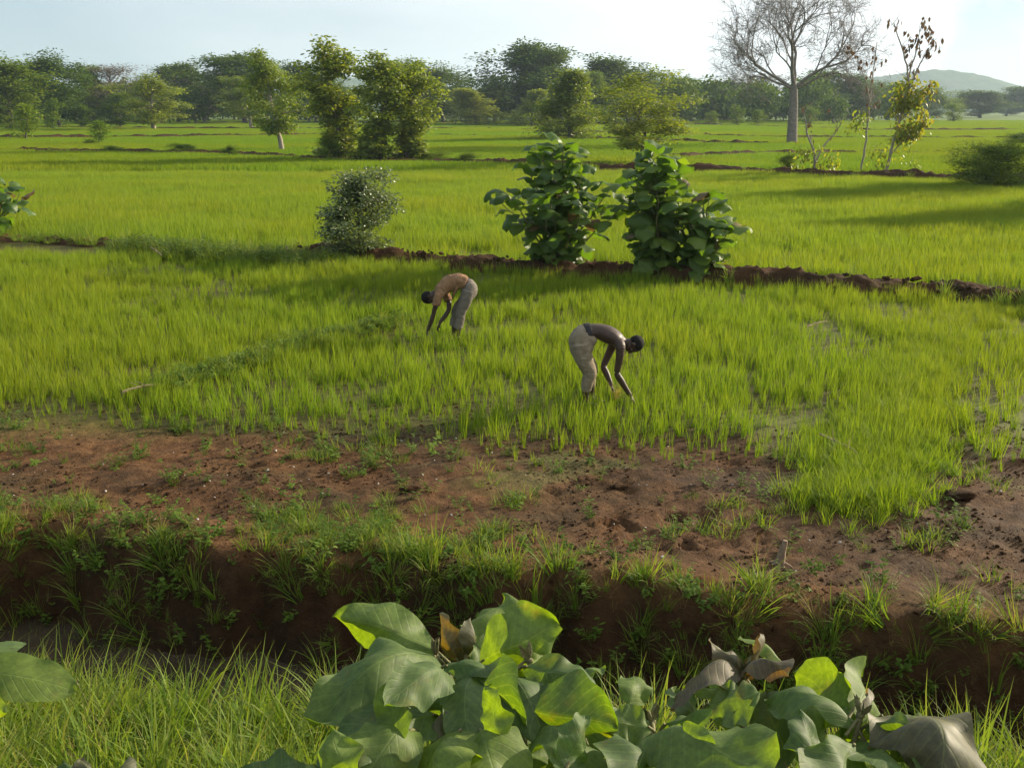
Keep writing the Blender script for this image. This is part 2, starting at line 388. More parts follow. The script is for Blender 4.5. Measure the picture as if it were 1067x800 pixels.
green = np.where(Y < edge_near(X), 0.55, green)
alg = sm(.5, .62, fbm(X * .9, Y * 1.6, 87, 4)) * sm(10.2, 10.8, Y) * sm(350, 600, px) * 1.0
A = np.stack([wet_shade, green, alg], -1).reshape(-1, 3)
ny, nx = X.shape
i = np.arange(ny - 1)[:, None] * nx; j = np.arange(nx - 1)[None]
mb.add(np.stack([X, Y, Z], -1).reshape(-1, 3), np.stack([i + j, i + j + 1, i + nx + j + 1, i + nx + j], -1).reshape(-1, 4), A)
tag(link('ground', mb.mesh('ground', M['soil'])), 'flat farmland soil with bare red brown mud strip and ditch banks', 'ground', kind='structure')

# ditch water
mb = MB(); wx = np.arange(-30, 30.1, .5)
v = []
for x in wx:
    v += [(x, edge_far(x) - .25, -.8), (x, edge_near(x) - .25, -.8)]
n = len(wx); k = np.arange(n - 1) * 2
mb.add(v, np.stack([k + 1, k + 3, k + 2, k], -1))
tag(link('ditch_water', mb.mesh('ditch_water', M['water'])), 'dark still water at the bottom of the ditch', 'water', kind='structure')

# ------------------------------------------------------------------ bunds (low mud ridges between paddies)
def bund(pts, w, h, seed, step=0.08, name='mud_bund'):
    W = np.array([G(a, b)[:2] for a, b in pts]); seg = np.linalg.norm(np.diff(W, axis=0), axis=1); cum = np.concatenate([[0], np.cumsum(seg)])
    s = np.arange(0, cum[-1], step); cx = np.interp(s, cum, W[:, 0]); cy = np.interp(s, cum, W[:, 1])
    T = norm(np.stack([np.gradient(cx), np.gradient(cy)], -1)); Nn = np.stack([-T[:, 1], T[:, 0]], -1)
    q = np.linspace(-1, 1, 27); prof = np.clip(1 - np.abs(q) ** 2.4, 0, 1) ** .8
    wv = w * (0.75 + .6 * vnoise(s * .6, s * 0, seed)); wob = (fbm(s * .35, s * 0, seed + 5, 3) - .5) * w * 1.2
    if w == 1.0: h = h * (.42 + .58 * sm(-7.5, -3.5, cx)) * (1 - .35 * sm(8, 12, cx))
    hv = h * (0.45 + .8 * fbm(s * .7, s * 0 + 3, seed + 9, 3))
    off = q[None] * wv[:, None] / 2 + wob[:, None]
    x = cx[:, None] + Nn[:, 0:1] * off; y = cy[:, None] + Nn[:, 1:2] * off
    z = hv[:, None] * prof[None] * (0.7 + .6 * fbm(x * 2.2, y * 2.2, seed + 3, 4)) + (fbm(x * 5, y * 5, seed + 6, 4) - .5) * .30 * min(1, float(np.max(h)) * 2) * prof[None] - .04
    mb = MB(); n, m = x.shape; i = np.arange(n - 1)[:, None] * m; j = np.arange(m - 1)[None]
    mb.add(np.stack([x, y, z], -1).reshape(-1, 3), np.stack([i + j, i + j + 1, i + m + j + 1, i + m + j], -1).reshape(-1, 4))
    o = link(name, mb.mesh(name, M['bundsoil'])); tag(o, 'low mud ridge between two rice paddies', 'bund', kind='structure')
    return np.stack([cx, cy], -1)
B1 = bund(BUND_TOP, 1.0, 0.46, 3)
B2 = bund([(520, 172), (640, 177), (760, 181), (900, 186), (1067, 191), (1400, 200)], 1.5, 0.55, 11, .25)
B3 = bund([(-300, 155), (0, 158), (240, 161), (345, 168), (520, 172)], 1.4, 0.4, 12, .3)
B4 = bund([(-300, 143), (0, 145), (360, 142), (620, 146), (800, 152)], 1.8, 0.5, 13, .5)
B5 = bund([(700, 163), (860, 160), (985, 161), (1300, 164)], 1.5, 0.4, 14, .4)
B6 = bund([(-300, 134), (200, 135), (500, 136), (800, 145), (1300, 148)], 2.2, 0.5, 15, .8)
B7 = bund([(-300, 128), (300, 129), (700, 130), (900, 137), (1400, 138)], 3, 0.6, 16, 1.2)
BUNDS = [(B1, 1.0), (B2, 1.5), (B3, 1.4), (B4, 2), (B5, 1.6), (B6, 2.4), (B7, 3)]

# ------------------------------------------------------------------ scatter (stuff only)
def scatter(name, label, cat, variants, pts, rng, scale, tilt=0.12, sz=None):
    N = len(pts)
    me = bpy.data.meshes.new(name + '_points'); me.vertices.add(N); me.vertices.foreach_set('co', np.asarray(pts, float).ravel())
    def attr(n_, ty, data, key):
        a = me.attributes.new(n_, ty, 'POINT'); a.data.foreach_set(key, np.asarray(data).ravel())
    rot = np.stack([rng.normal(0, tilt, N), rng.normal(0, tilt, N), rng.random(N) * 6.283], -1)
    scl = np.broadcast_to(scale, (N,)); s3 = np.stack([scl, scl, scl * (1 if sz is None else sz)], -1)
    attr('rot', 'FLOAT_VECTOR', rot, 'vector'); attr('scl', 'FLOAT_VECTOR', s3, 'vector'); attr('idx', 'INT', rng.integers(0, len(variants), N).astype(np.int32), 'value')
    o = link(name, me); tag(o, label, cat, kind='stuff')
    ng = bpy.data.node_groups.new(name + '_scatter', 'GeometryNodeTree')
    ng.interface.new_socket('Geometry', in_out='INPUT', socket_type='NodeSocketGeometry'); ng.interface.new_socket('Geometry', in_out='OUTPUT', socket_type='NodeSocketGeometry')
    gi = ng.nodes.new('NodeGroupInput'); go = ng.nodes.new('NodeGroupOutput'); iop = ng.nodes.new('GeometryNodeInstanceOnPoints')
    jn = ng.nodes.new('GeometryNodeJoinGeometry')
    for v_ in variants:
        so = bpy.data.objects.new(name + '_tuft', v_)
        oi = ng.nodes.new('GeometryNodeObjectInfo'); oi.inputs['Object'].default_value = so
        ti = ng.nodes.new('GeometryNodeGeometryToInstance'); ng.links.new(oi.outputs['Geometry'], ti.inputs[0]); ng.links.new(ti.outputs[0], jn.inputs[0])
    def na(nm, dt):
        a = ng.nodes.new('GeometryNodeInputNamedAttribute'); a.data_type = dt; a.inputs['Name'].default_value = nm; return a.outputs['Attribute']
    iop.inputs['Pick Instance'].default_value = True
    ng.links.new(gi.outputs[0], iop.inputs['Points']); ng.links.new(jn.outputs[0], iop.inputs['Instance'])
    ng.links.new(na('idx', 'INT'), iop.inputs['Instance Index'])
    e2r = ng.nodes.new('FunctionNodeEulerToRotation'); ng.links.new(na('rot', 'FLOAT_VECTOR'), e2r.inputs[0]); ng.links.new(e2r.outputs[0], iop.inputs['Rotation'])
    ng.links.new(na('scl', 'FLOAT_VECTOR'), iop.inputs['Scale']); ng.links.new(iop.outputs[0], go.inputs[0])
    mod = o.modifiers.new('scatter', 'NODES'); mod.node_group = ng
    return o
def variants(n, fn, mats, name):
    out = []
    for k in range(n):
        mb = MB(); fn(mb, np.random.default_rng(1000 + k)); out.append(mb.mesh(name, mats))
    return out
rng = np.random.default_rng(7)

# rice in the near paddy: planted clumps
ricev = variants(7, lambda m, r: blades(m, r, int(r.integers(8, 13)), .03, .27, .4, .0068, .34, 4), M['rice'], 'rice_clump')
N0 = 112000
x = rng.uniform(-20, 22, N0); y = rng.uniform(11.2, 29, N0)
keep = np.abs(x) < 0.56 * y + 5.5; x, y = x[keep], y[keep]
px, py = proj(x, y, 0)
lb = lowbound(px)
inside = (py < lb) & (y < bundline(x) - .45)
gap = fbm(x * .9, y * .9, 5, 4)
dens = np.full(len(x), 1.0)
dens *= np.where(gap > .62, .45, 1) * (1 - .35 * sm(395, 440, py))
dens *= 1 - .80 * np.exp(-(((px - 895) / 85) ** 2 + ((py - 372) / 30) ** 2)) * sm(.30, .6, fbm(x * 2.5, y * .8, 27, 3) + .08)
dens *= 1 - .5 * np.exp(-(((px - 260) / 120) ** 2 + ((py - 402) / 18) ** 2))
dens *= np.where(px > 985, .30 + .40 * sm(.42, .62, fbm(x * 1.6 + 4, y * .5, 25, 3)), 1) * np.where(py > lb - 16, .55, 1)
# a stripe pattern of rough planting rows
row = np.sin((x * .35 + y) * 2 * math.pi / .42) * .5 + .5
dens *= .62 + .38 * row
k1 = inside & (rng.random(len(x)) < dens)
k2 = (~inside) & (py < lb + 62) & (y < 16) & (px > 430) & (px < 1400) & (rng.random(len(x)) < .26 * sm(.46, .62, fbm(x * 2.2, y * 2.2, 15, 3)) + .015)
k2 |= (~inside) & (py < lb + 9) & (y < 16) & (rng.random(len(x)) < .08)
for_p = G(611, 424); kk = k1 | k2
x, y, gap, k1s = x[kk], y[kk], gap[kk], k1[kk]
z = height(x, y)
scl = (0.62 + .62 * rng.random(len(x))) * (.85 + .3 * fbm(x * .5, y * .5, 115, 3)) * np.where(k1s, 1, .62) * (1.0 - .25 * (gap > .55))
pxx, pyy = proj(x, y, 0); scl *= np.where((pyy > lowbound(pxx) - 10), .85, 1)
scatter('rice_seedlings', 'bright green young rice clumps standing in the nearest paddy', 'rice', ricev, np.stack([x, y, z], -1), rng, scl, .1)

# dense paddies beyond
def patch(size, n, h, w, seg, mat): return lambda m, r: blades(m, r, n, size, h, .35, w, .45, seg, square=True)
d1 = variants(6, patch(1.25, 420, .34, .013, 3, None), M['rice'], 'rice_patch')
gx, gy = np.meshgrid(np.arange(-48, 52, 1.0), np.arange(24, 66, 1.0)); gx = gx.ravel() + rng.uniform(-.3, .3, gx.size); gy = gy.ravel() + rng.uniform(-.3, .3, gy.size)
_b2 = np.concatenate([B3, B2]); _o = np.argsort(_b2[:, 0]); b2y = np.interp(gx, _b2[_o, 0], _b2[_o, 1])
kk = (gy > bundline(gx) + 1.0) & (gy < np.minimum(b2y - 1.0, 65.5)) & (np.abs(gx) < gy * .56 + 8) & (rng.random(len(gx)) < .97)
gx, gy = gx[kk], gy[kk]
scatter('middle_paddy_rice', 'dense bright green rice filling the paddy behind the mud ridge', 'rice', d1, np.stack([gx, gy, gx * 0], -1), rng, .55 + .85 * fbm(gx * .22, gy * .35, 9, 4), .03)
d2 = variants(5, patch(3.4, 900, .42, .035, 2, None), M['ricefar'], 'rice_patch_far')
gx, gy = np.meshgrid(np.arange(-190, 200, 2.8), np.arange(52, 330, 2.8)); gx = gx.ravel() + rng.uniform(-.8, .8, gx.size); gy = gy.ravel() + rng.uniform(-.8, .8, gy.size)
b2y = np.interp(gx, _b2[_o, 0], _b2[_o, 1])
kk = ((gy > b2y + 2.2) | ((gy > 66.5) & (gy < b2y - 2.2))) & (np.abs(gx) < gy * .54 + 14)
for b, w in BUNDS[3:]:
    o_ = np.argsort(b[:, 0]); by = np.interp(gx, b[o_, 0], b[o_, 1], left=-99, right=-99); kk &= np.abs(gy - by) > w * .5 + 1.4
gx, gy = gx[kk], gy[kk]
hs = .45 + 1.1 * fbm(gx * .02, gy * .05, 19, 3)
scatter('distant_paddy_rice', 'yellow green rice covering the far paddies up to the trees', 'rice', d2, np.stack([gx, gy, gx * 0], -1), rng, 1.0, .01, sz=hs)

# grasses and weeds
def tuftfn(n, sp, h, w, lean, seg=5): return lambda m, r: blades(m, r, n, sp, h, .4, w, lean, seg, curl=1.6)
lush = variants(7, tuftfn(30, .10, .42, .012, .85), M['grass'], 'grass_tuft')
mat_ = variants(6, tuftfn(40, .13, .20, .007, 1.25, 4), M['grass'], 'matted_tuft')
dryt = variants(3, tuftfn(10, .06, .40, .005, .8), M['drygrass'], 'dry_tuft')
def weedfn(m, r):
    for k in range(int(r.integers(3, 6))):
        a = r.random() * 6.28; h = r.uniform(.08, .24); b = np.array([math.cos(a), math.sin(a), 0]) * r.uniform(.01, .06)
        top = b + np.array([math.cos(a) * h * .5, math.sin(a) * h * .5, h])
        tube(m, [b, (b + top) / 2 + [0, 0, .01], top], [.003, .0025, .0015], 3, (0, 0, .5), 0, False)
        n = int(r.integers(7, 12)); tt = r.random(n); aa = r.random(n) * 6.28
        dd = np.stack([np.cos(aa), np.sin(aa), r.uniform(-.1, .6, n)], -1)
        leaves(m, b + (top - b) * tt[:, None], dd, [0, 0, 1], r.uniform(.035, .08, n), r.uniform(.018, .035, n), 3, 2, .5, .2, rng=r)
weedv = variants(7, weedfn, M['weed'], 'weed')
def scat_px(n, x0, x1, y0, y1, fn, seed, zf=height):
    r = np.random.default_rng(seed); x = r.uniform(x0, x1, n); y = r.uniform(y0, y1, n); p, q = proj(x, y, zf(x, y)); m = fn(x, y, p, q, r)
    x, y = x[m], y[m]; return np.stack([x, y, zf(x, y)], -1)
near = scat_px(9000, -8, 8, 1.0, 9.5, lambda x, y, p, q, r: (y < edge_near(x) + .12) & (r.random(len(x)) < np.where(x < 0, .85, .6) * sm(-.1, .5, fbm(x * 1.2, y * 1.2, 3, 3))), 31)
scatter('near_bank_grass', 'lush tall green grass on the near bank of the ditch', 'grass', lush + dryt[:1] + weedv[:2], near, rng, .7 + .75 * rng.random(len(near)), .28)
def farbank(x, y, p, q, r):
    s = edge_far(x) - y; n = fbm(x * 1.1, y * 1.1, 71, 3)
    dens = np.where((s > 0) & (s < .62), .12 + sm(.36, .56, n) * .85, 0) + np.where((s > -.22) & (s <= 0), sm(.50, .66, n) * .4, 0)
    dens = np.maximum(dens, np.where((p > 430) & (p < 860) & (s > -.15) & (s < .12), .95 * sm(.25, .42, n), 0))
    dens = np.maximum(dens, np.where((p > 560) & (p < 860) & (s > -.12) & (s < .4), .8 * sm(.3, .5, n), 0))
    dens = np.maximum(dens, np.where((p > 960) & (p < 1045) & (s > -.1) & (s < .35), .95, 0))
    dens = np.maximum(dens, np.where((p > 330) & (p < 800) & (s > 0) & (s < .5), .85, 0))
    return r.random(len(x)) < dens * .9
fbs = None
fb = scat_px(15000, -9, 8, 6, 12, farbank, 33)
scatter('far_bank_grass', 'arching green grass tufts growing on the far ditch bank', 'grass', lush + dryt + weedv[:4], fb, rng, .22 + .62 * rng.random(len(fb)) ** 1.6, .42)
def lipmask(x, y, p, q, r):
    s = edge_far(x) - y; n = fbm(x * 1.6, y * 1.6, 271, 3)
    return r.random(len(x)) < np.where((s > -.16) & (s < .30), sm(.42, .60, n), 0) * np.where((p > 470) & (p < 880), .75, np.where((p > 955) & (p < 1060), 1.0, .16))
lp = scat_px(9000, -9, 8, 6, 12, lipmask, 63)
scatter('ditch_lip_grass', 'sunlit grass tufts spilling over the lip of the ditch', 'grass', lush, lp, rng, .45 + .5 * rng.random(len(lp)), .3)
def matmask(x, y, p, q, r):
    s = y - edge_far(x); n = fbm(x * 1.4 + 5, y * 1.6, 91, 3)
    d = np.where((p < 520) & (s > -.15) & (s < .5 + 1.2 * (n - .5)), .55 * sm(.40, .58, n), 0)
    d = np.maximum(d, np.where((p > 230) & (p < 520) & (s > -.1) & (s < 1.1), .75 * sm(.46, .56, n), 0))
    d = np.maximum(d, np.where((s > 0) & (s < 4), .16 * sm(.56, .66, n), 0))
    return r.random(len(x)) < d
mt = scat_px(9000, -9, 8, 7, 13, matmask, 35)
scatter('ditch_edge_grass', 'short matted grass along the top edge of the ditch', 'grass', mat_ + weedv[:3], mt, rng, .45 + .6 * rng.random(len(mt)), .2)
def wmask(x, y, p, q, r):
    s = y - edge_far(x); n = fbm(x * 1.7, y * 1.7, 191, 3)
    return r.random(len(x)) < np.where((s > -.75) & (s < 3.5), .10 + .6 * sm(.42, .6, n), 0) * np.where(s > -.05, np.where(p > 480, .15, .35), 1) * np.where(s > .6, .4, 1)
wd = scat_px(12000, -9, 8, 6, 13, wmask, 37)
scatter('small_weeds', 'small broad leaved weeds dotted over the mud and ditch side', 'weeds', weedv, wd, rng, .4 + .7 * rng.random(len(wd)), .2)
# weedy line across the near paddy, grass strip on the right, bund greenery
def poly_pts(pts, n, wd_, r):
    W = np.array([G(a, b)[:2] for a, b in pts]); sg = np.linalg.norm(np.diff(W, axis=0), axis=1); cu = np.concatenate([[0], np.cumsum(sg)]); s = r.random(n) * cu[-1]
    return np.stack([np.interp(s, cu, W[:, 0]) + r.normal(0, wd_, n), np.interp(s, cu, W[:, 1]) + r.normal(0, wd_, n)], -1)
r_ = np.random.default_rng(44)
ln = poly_pts([(165, 413), (215, 398), (260, 383), (330, 360), (380, 350), (425, 338)], 420, .14, r_)
scatter('pulled_weed_line', 'pale green line of pulled weeds lying across the nearest paddy', 'weeds', mat_ + weedv, np.column_stack([ln, height(ln[:, 0], ln[:, 1]) + .12]), rng, .5 + .6 * rng.random(len(ln)), .35)
stripv = variants(6, tuftfn(26, .09, .27, .008, .8, 4), M['rice'], 'strip_tuft')
st = np.concatenate([poly_pts([(1040, 322), (985, 345), (955, 385), (945, 430), (935, 470), (905, 505), (872, 530)], 2300, .33, r_), poly_pts([(930, 440), (880, 460), (905, 510), (860, 528)], 500, .25, r_)])
scatter('field_edge_grass', 'dense fine grass strip dividing the nearest paddy from the sparse one', 'grass', stripv + stripv + mat_[:2], np.column_stack([st, height(st[:, 0], st[:, 1])]), rng, .5 + .45 * rng.random(len(st)), .15)
pts = []
for b, w in BUNDS:
    d_ = math.hypot(*b[len(b) // 2]); L_ = np.linalg.norm(np.diff(b, axis=0), axis=1).sum(); n = int(L_ * (11 if w < 1.2 else 2.2))
    ii = r_.integers(0, len(b), n); q = b[ii] + r_.normal(0, w * .38, (n, 2)); nn = fbm(q[:, 0] * .35, q[:, 1] * .35, int(w * 10), 3)
    keep = r_.random(n) < .30 + .30 * (w > 1.2) + .9 * sm(.45, .6, nn)
    if w == 1.0: q[:, 1] -= .12; keep |= (q[:, 0] < -4.5) | (q[:, 0] > 11)
    q = q[keep]; pts.append(np.column_stack([q, np.full(len(q), .12), np.full(len(q), max(1.0, w * .75))]))
q = np.concatenate(pts)
kq = (np.abs(q[:, 0]) < q[:, 1] * .56 + 10); q = q[kq]
scatter('bund_grass', 'rough green grass growing along the mud ridges', 'grass', lush[:4] + mat_ + weedv[:2], q[:, :3], rng, q[:, 3] * (.6 + .6 * rng.random(len(q))), .2)
ln = poly_pts([(130, 262), (230, 272), (345, 280)], 900, .35, r_)
scatter('ridge_creeper', 'dark green creeping weeds over the ridge left of the small shrub', 'weeds', weedv + mat_, np.column_stack([ln, np.full(len(ln), .1)]), rng, 1.0 + .9 * rng.random(len(ln)), .2)

# clods
def clodfn(m, r):
    me = bpy.data.meshes.new('t'); import bmesh
    b = bmesh.new(); bmesh.ops.create_icosphere(b, subdivisions=3, radius=1)
    v = np.array([x.co[:] for x in b.verts]); f = np.array([[x.index for x in fc.verts] for fc in b.faces]); b.free(); bpy.data.meshes.remove(me)
    o = r.random(3) * 50
    k = 0.45 + .75 * fbm(v[:, 0] * 1.6 + o[0] + v[:, 2], v[:, 1] * 1.6 + o[1] - v[:, 2] * .7, 3, 3) + .55 * (fbm(v[:, 0] * 4 + o[1] - v[:, 2] * 3, v[:, 1] * 4 + o[0] + v[:, 2] * 2, 7, 3) - .5)
    m.add(v * k[:, None] * [1, .8, .55], f)
clodv = variants(6, clodfn, M['bundsoil'], 'clod')
cl = scat_px(130000, -9, 8.5, 6.5, 14, lambda x, y, p, q, r: (y > edge_far(x) - .4) & (q > lowbound(p) - 60) & (r.random(len(x)) < .35 * sm(.4, .65, fbm(x * 1.2, y * 1.2, 201, 3)) + .05), 39)
scatter('soil_clods', 'small crumbly clods of red brown soil on the bare mud', 'soil', clodv, cl, rng, .004 + .008 * rng.random(len(cl)) + .026 * rng.random(len(cl)) ** 9, .5)
cb = B1[r_.integers(0, len(B1), 800)] + r_.normal(0, .24, (800, 2)); cb = cb[(cb[:, 0] > -6) & (cb[:, 0] < 13)]
scatter('ridge_clods', 'rough clods heaped along the mud ridge behind the workers', 'soil', clodv, np.column_stack([cb, .05 + .28 * r_.random(len(cb)) ** .6]), rng, .03 + .09 * rng.random(len(cb)) ** 2.5, .5)
stv = variants(3, clodfn, M['stone'], 'pebble')
stp = scat_px(160, -6, 6, 8, 12.5, lambda x, y, p, q, r: y > edge_far(x) + .2, 40)
scatter('white_pebbles', 'scattered tiny pale stones on the bare mud strip', 'stones', stv, stp, rng, .008 + .012 * rng.random(len(stp)), .5)

# ------------------------------------------------------------------ trees
def perp(rng, t):
    a = norm(np.cross(t, rng.normal(size=3))); return a
def grow(mb, rng, p, d, L, r0, r1, n, wob, trop, sides):
    pts = [p]; d = norm(d)
    for k in range(n):
        d = norm(d + rng.normal(0, wob, 3) + np.array([0, 0, trop])); pts.append(pts[-1] + d * L / n)
    pts = np.array(pts); tube(mb, pts, np.linspace(r0, r1, n + 1), sides, (0, 0, rng.random()), 0, sides > 4)
    return pts
SH = {'round': lambda t: math.sqrt(max(.05, 1 - (2 * t - .9) ** 2 / 1.25)), 'cone': lambda t: 1.05 - .85 * t, 'col': lambda t: .8 + .35 * math.sin(t * 9) - .45 * t ** 3,
      'skirt': lambda t: .38 if t < .38 else .55 + .62 * math.sin((t - .38) / .62 * 2.7), 'umbrella': lambda t: .45 + .75 * t, 'oval': lambda t: .55 + .6 * math.sin(min(1, t * 1.15) * 3.0)}
EXT = {}
def tree_meshes(seed, H, Rc, clear, shape, nb, nsub, ncl, cr, leafL, mat, bark, lw=.5, trunk_r=None, droop=.7, elev=.35, wob=.06, nu=1, nv=2, down=0.0, mb2=None, lean=0.0):
    rng = np.random.default_rng(seed); wd = MB(); lf = MB()
    tr = trunk_r or H * .018
    trunk = grow(wd, rng, np.array([0, 0, -.15]), np.array([lean, 0, 1.0]), H * .93, tr * 1.25, tr * .2, 12, wob, .05, 8)
    cs = []
    for k in range(nb):
        t = (k + rng.random() * .8) / nb; zf = clear + (1 - clear) * t
        q = zf * 12; i0 = min(11, int(q)); p = trunk[i0] + (trunk[i0 + 1] - trunk[i0]) * (q - i0)
        az = k * 2.4 + rng.normal(0, .4); el = elev + .9 * t * t + rng.normal(0, .15)
        d = np.array([math.cos(az) * math.cos(el), math.sin(az) * math.cos(el), math.sin(el)])
        L = Rc * SH[shape](t) * rng.uniform(.50, 1.2)
        b = grow(wd, rng, p, d, L, tr * (.42 - .25 * t), tr * .06, 6, .12, .05, 5)
        for s in range(nsub):
            i = int(rng.integers(2, 7)); d2 = norm(d + rng.normal(0, .75, 3) + [0, 0, .15]); L2 = L * rng.uniform(.22, .45)
            c = grow(wd, rng, b[i], d2, L2, tr * .07, tr * .02, 3, .15, .03, 3)
            cs.append(c[-1]); cs.append(c[2])
        cs.append(b[-1])
    cs.append(trunk[-1]); cs = np.array(cs)
    # uneven clumps
    w = rng.random(len(cs)) ** 1.3; w /= w.sum()
    n = int(ncl * len(cs)); ii = rng.choice(len(cs), n, p=w)
    off = np.clip(rng.normal(0, 1, (n, 3)), -1.7, 1.7) * cr * [1, 1, .7]
    P = cs[ii] + off; P[:, 2] = np.maximum(P[:, 2], .12)
    D = norm(off + rng.normal(0, .6, (n, 3)) * cr + np.array([0, 0, -down * cr]))
    Nn = norm(rng.normal(0, .55, (n, 3)) + [0, 0, 1.0])
    leaves(lf, P, D, Nn, leafL * rng.uniform(.6, 1.25, n), leafL * lw * rng.uniform(.7, 1.2, n), nu if nu > 1 else 2, nv, droop, .25, rng=rng)
    rad_ = np.hypot(P[:, 0], P[:, 1]); EXT[id(mat), seed] = (float(np.percentile(P[:, 2], 99)), 2.0 * float(np.percentile(np.abs(P[:, 0]), 95)))
    global LAST; LAST = EXT[id(mat), seed]
    return wd.mesh('trunk', bark), lf.mesh('crown', mat), LAST

TV = {}
TV['dense'] = [tree_meshes(10 + k, 12, 4.6, .16, 'round', 34, 7, 30, .55, .42, M['dark'], M['bark']) for k in range(4)]
TV['mid'] = [tree_meshes(20 + k, 12, 4.3, .14, 'oval', 32, 7, 28, .55, .42, M['mid'], M['bark']) for k in range(3)]
TV['sunny'] = [tree_meshes(30 + k, 9, 2.7, .20, 'oval', 22, 6, 34, .33, .27, M['yellow'], M['palebark'], lw=.55, droop=1.0, down=.6) for k in range(3)]
TV['col'] = [tree_meshes(40 + k, 8, 2.1, .03, 'skirt', 28, 5, 30, .24, .27, M['yellow'], M['bark'], lw=.55, droop=1.0, down=.6, elev=.55) for k in range(3)]
TV['cone'] = [tree_meshes(50 + k, 9, 2.6, .06, 'cone', 36, 5, 26, .38, .32, M['yellow'], M['bark'], elev=.1) for k in range(2)]
TV['thin'] = [tree_meshes(60 + k, 12, 4.6, .22, 'round', 30, 10, 9, .5, .28, M['thin'], M['deadbark'], lw=.3, elev=.6) for k in range(2)]
TV['open'] = [tree_meshes(70 + k, 6.5, 3.4, .30, 'umbrella', 20, 7, 32, .27, .22, M['yellow'], M['bark'], elev=.35, wob=.12, trunk_r=.09) for k in range(2)]
TV['sapling'] = [tree_meshes(80 + k, 3.2, 1.0, .12, 'oval', 14, 3, 14, .2, .22, M['mid'], M['bark'], lw=.6) for k in range(3)]
TV['bush'] = [tree_meshes(90 + k, 1.6, 1.3, .03, 'round', 26, 5, 34, .15, .11, M['mid'], M['bark'], lw=.5) for k in range(3)]
TV['ball'] = [tree_meshes(105, 2.0, 1.25, .02, 'round', 44, 6, 40, .16, .085, M['mid'], M['bark'], lw=.4, elev=.3, trunk_r=.04)]
DIM = {'dense': (12, 10), 'mid': (12, 9.5), 'sunny': (9, 5.8), 'col': (8, 3.3), 'cone': (9, 5), 'thin': (12, 9.5), 'open': (6.5, 6.6), 'sapling': (3.2, 2.1), 'bush': (1.6, 2.7)}
cnt = {}
def put_tree(name, kind, px, base, top, wpx, label, cat='tree', group=None, rz=None):
    g = G(px, base); dep = g[1] * Fv[1] + (0 - HC) * Fv[2]; k = dep / FPX
    i = cnt.get(kind, 0); cnt[kind] = i + 1; tm, cm, (H, Wd) = TV[kind][i % len(TV[kind])]
    h = (base - top) * k * 1.02 / H; w = wpx * k * (1.34 if group else 1.0) / Wd
    t = thing(name, label, cat, (g[0], g[1], 0), (i * 1.9 + px) % 6.28 if rz is None else rz, group, (w, w, h))
    link('trunk', tm, t); link('crown' if cat == 'tree' else 'foliage', cm, t)
    return t
TL = 'trees of the wood line beyond the paddies'
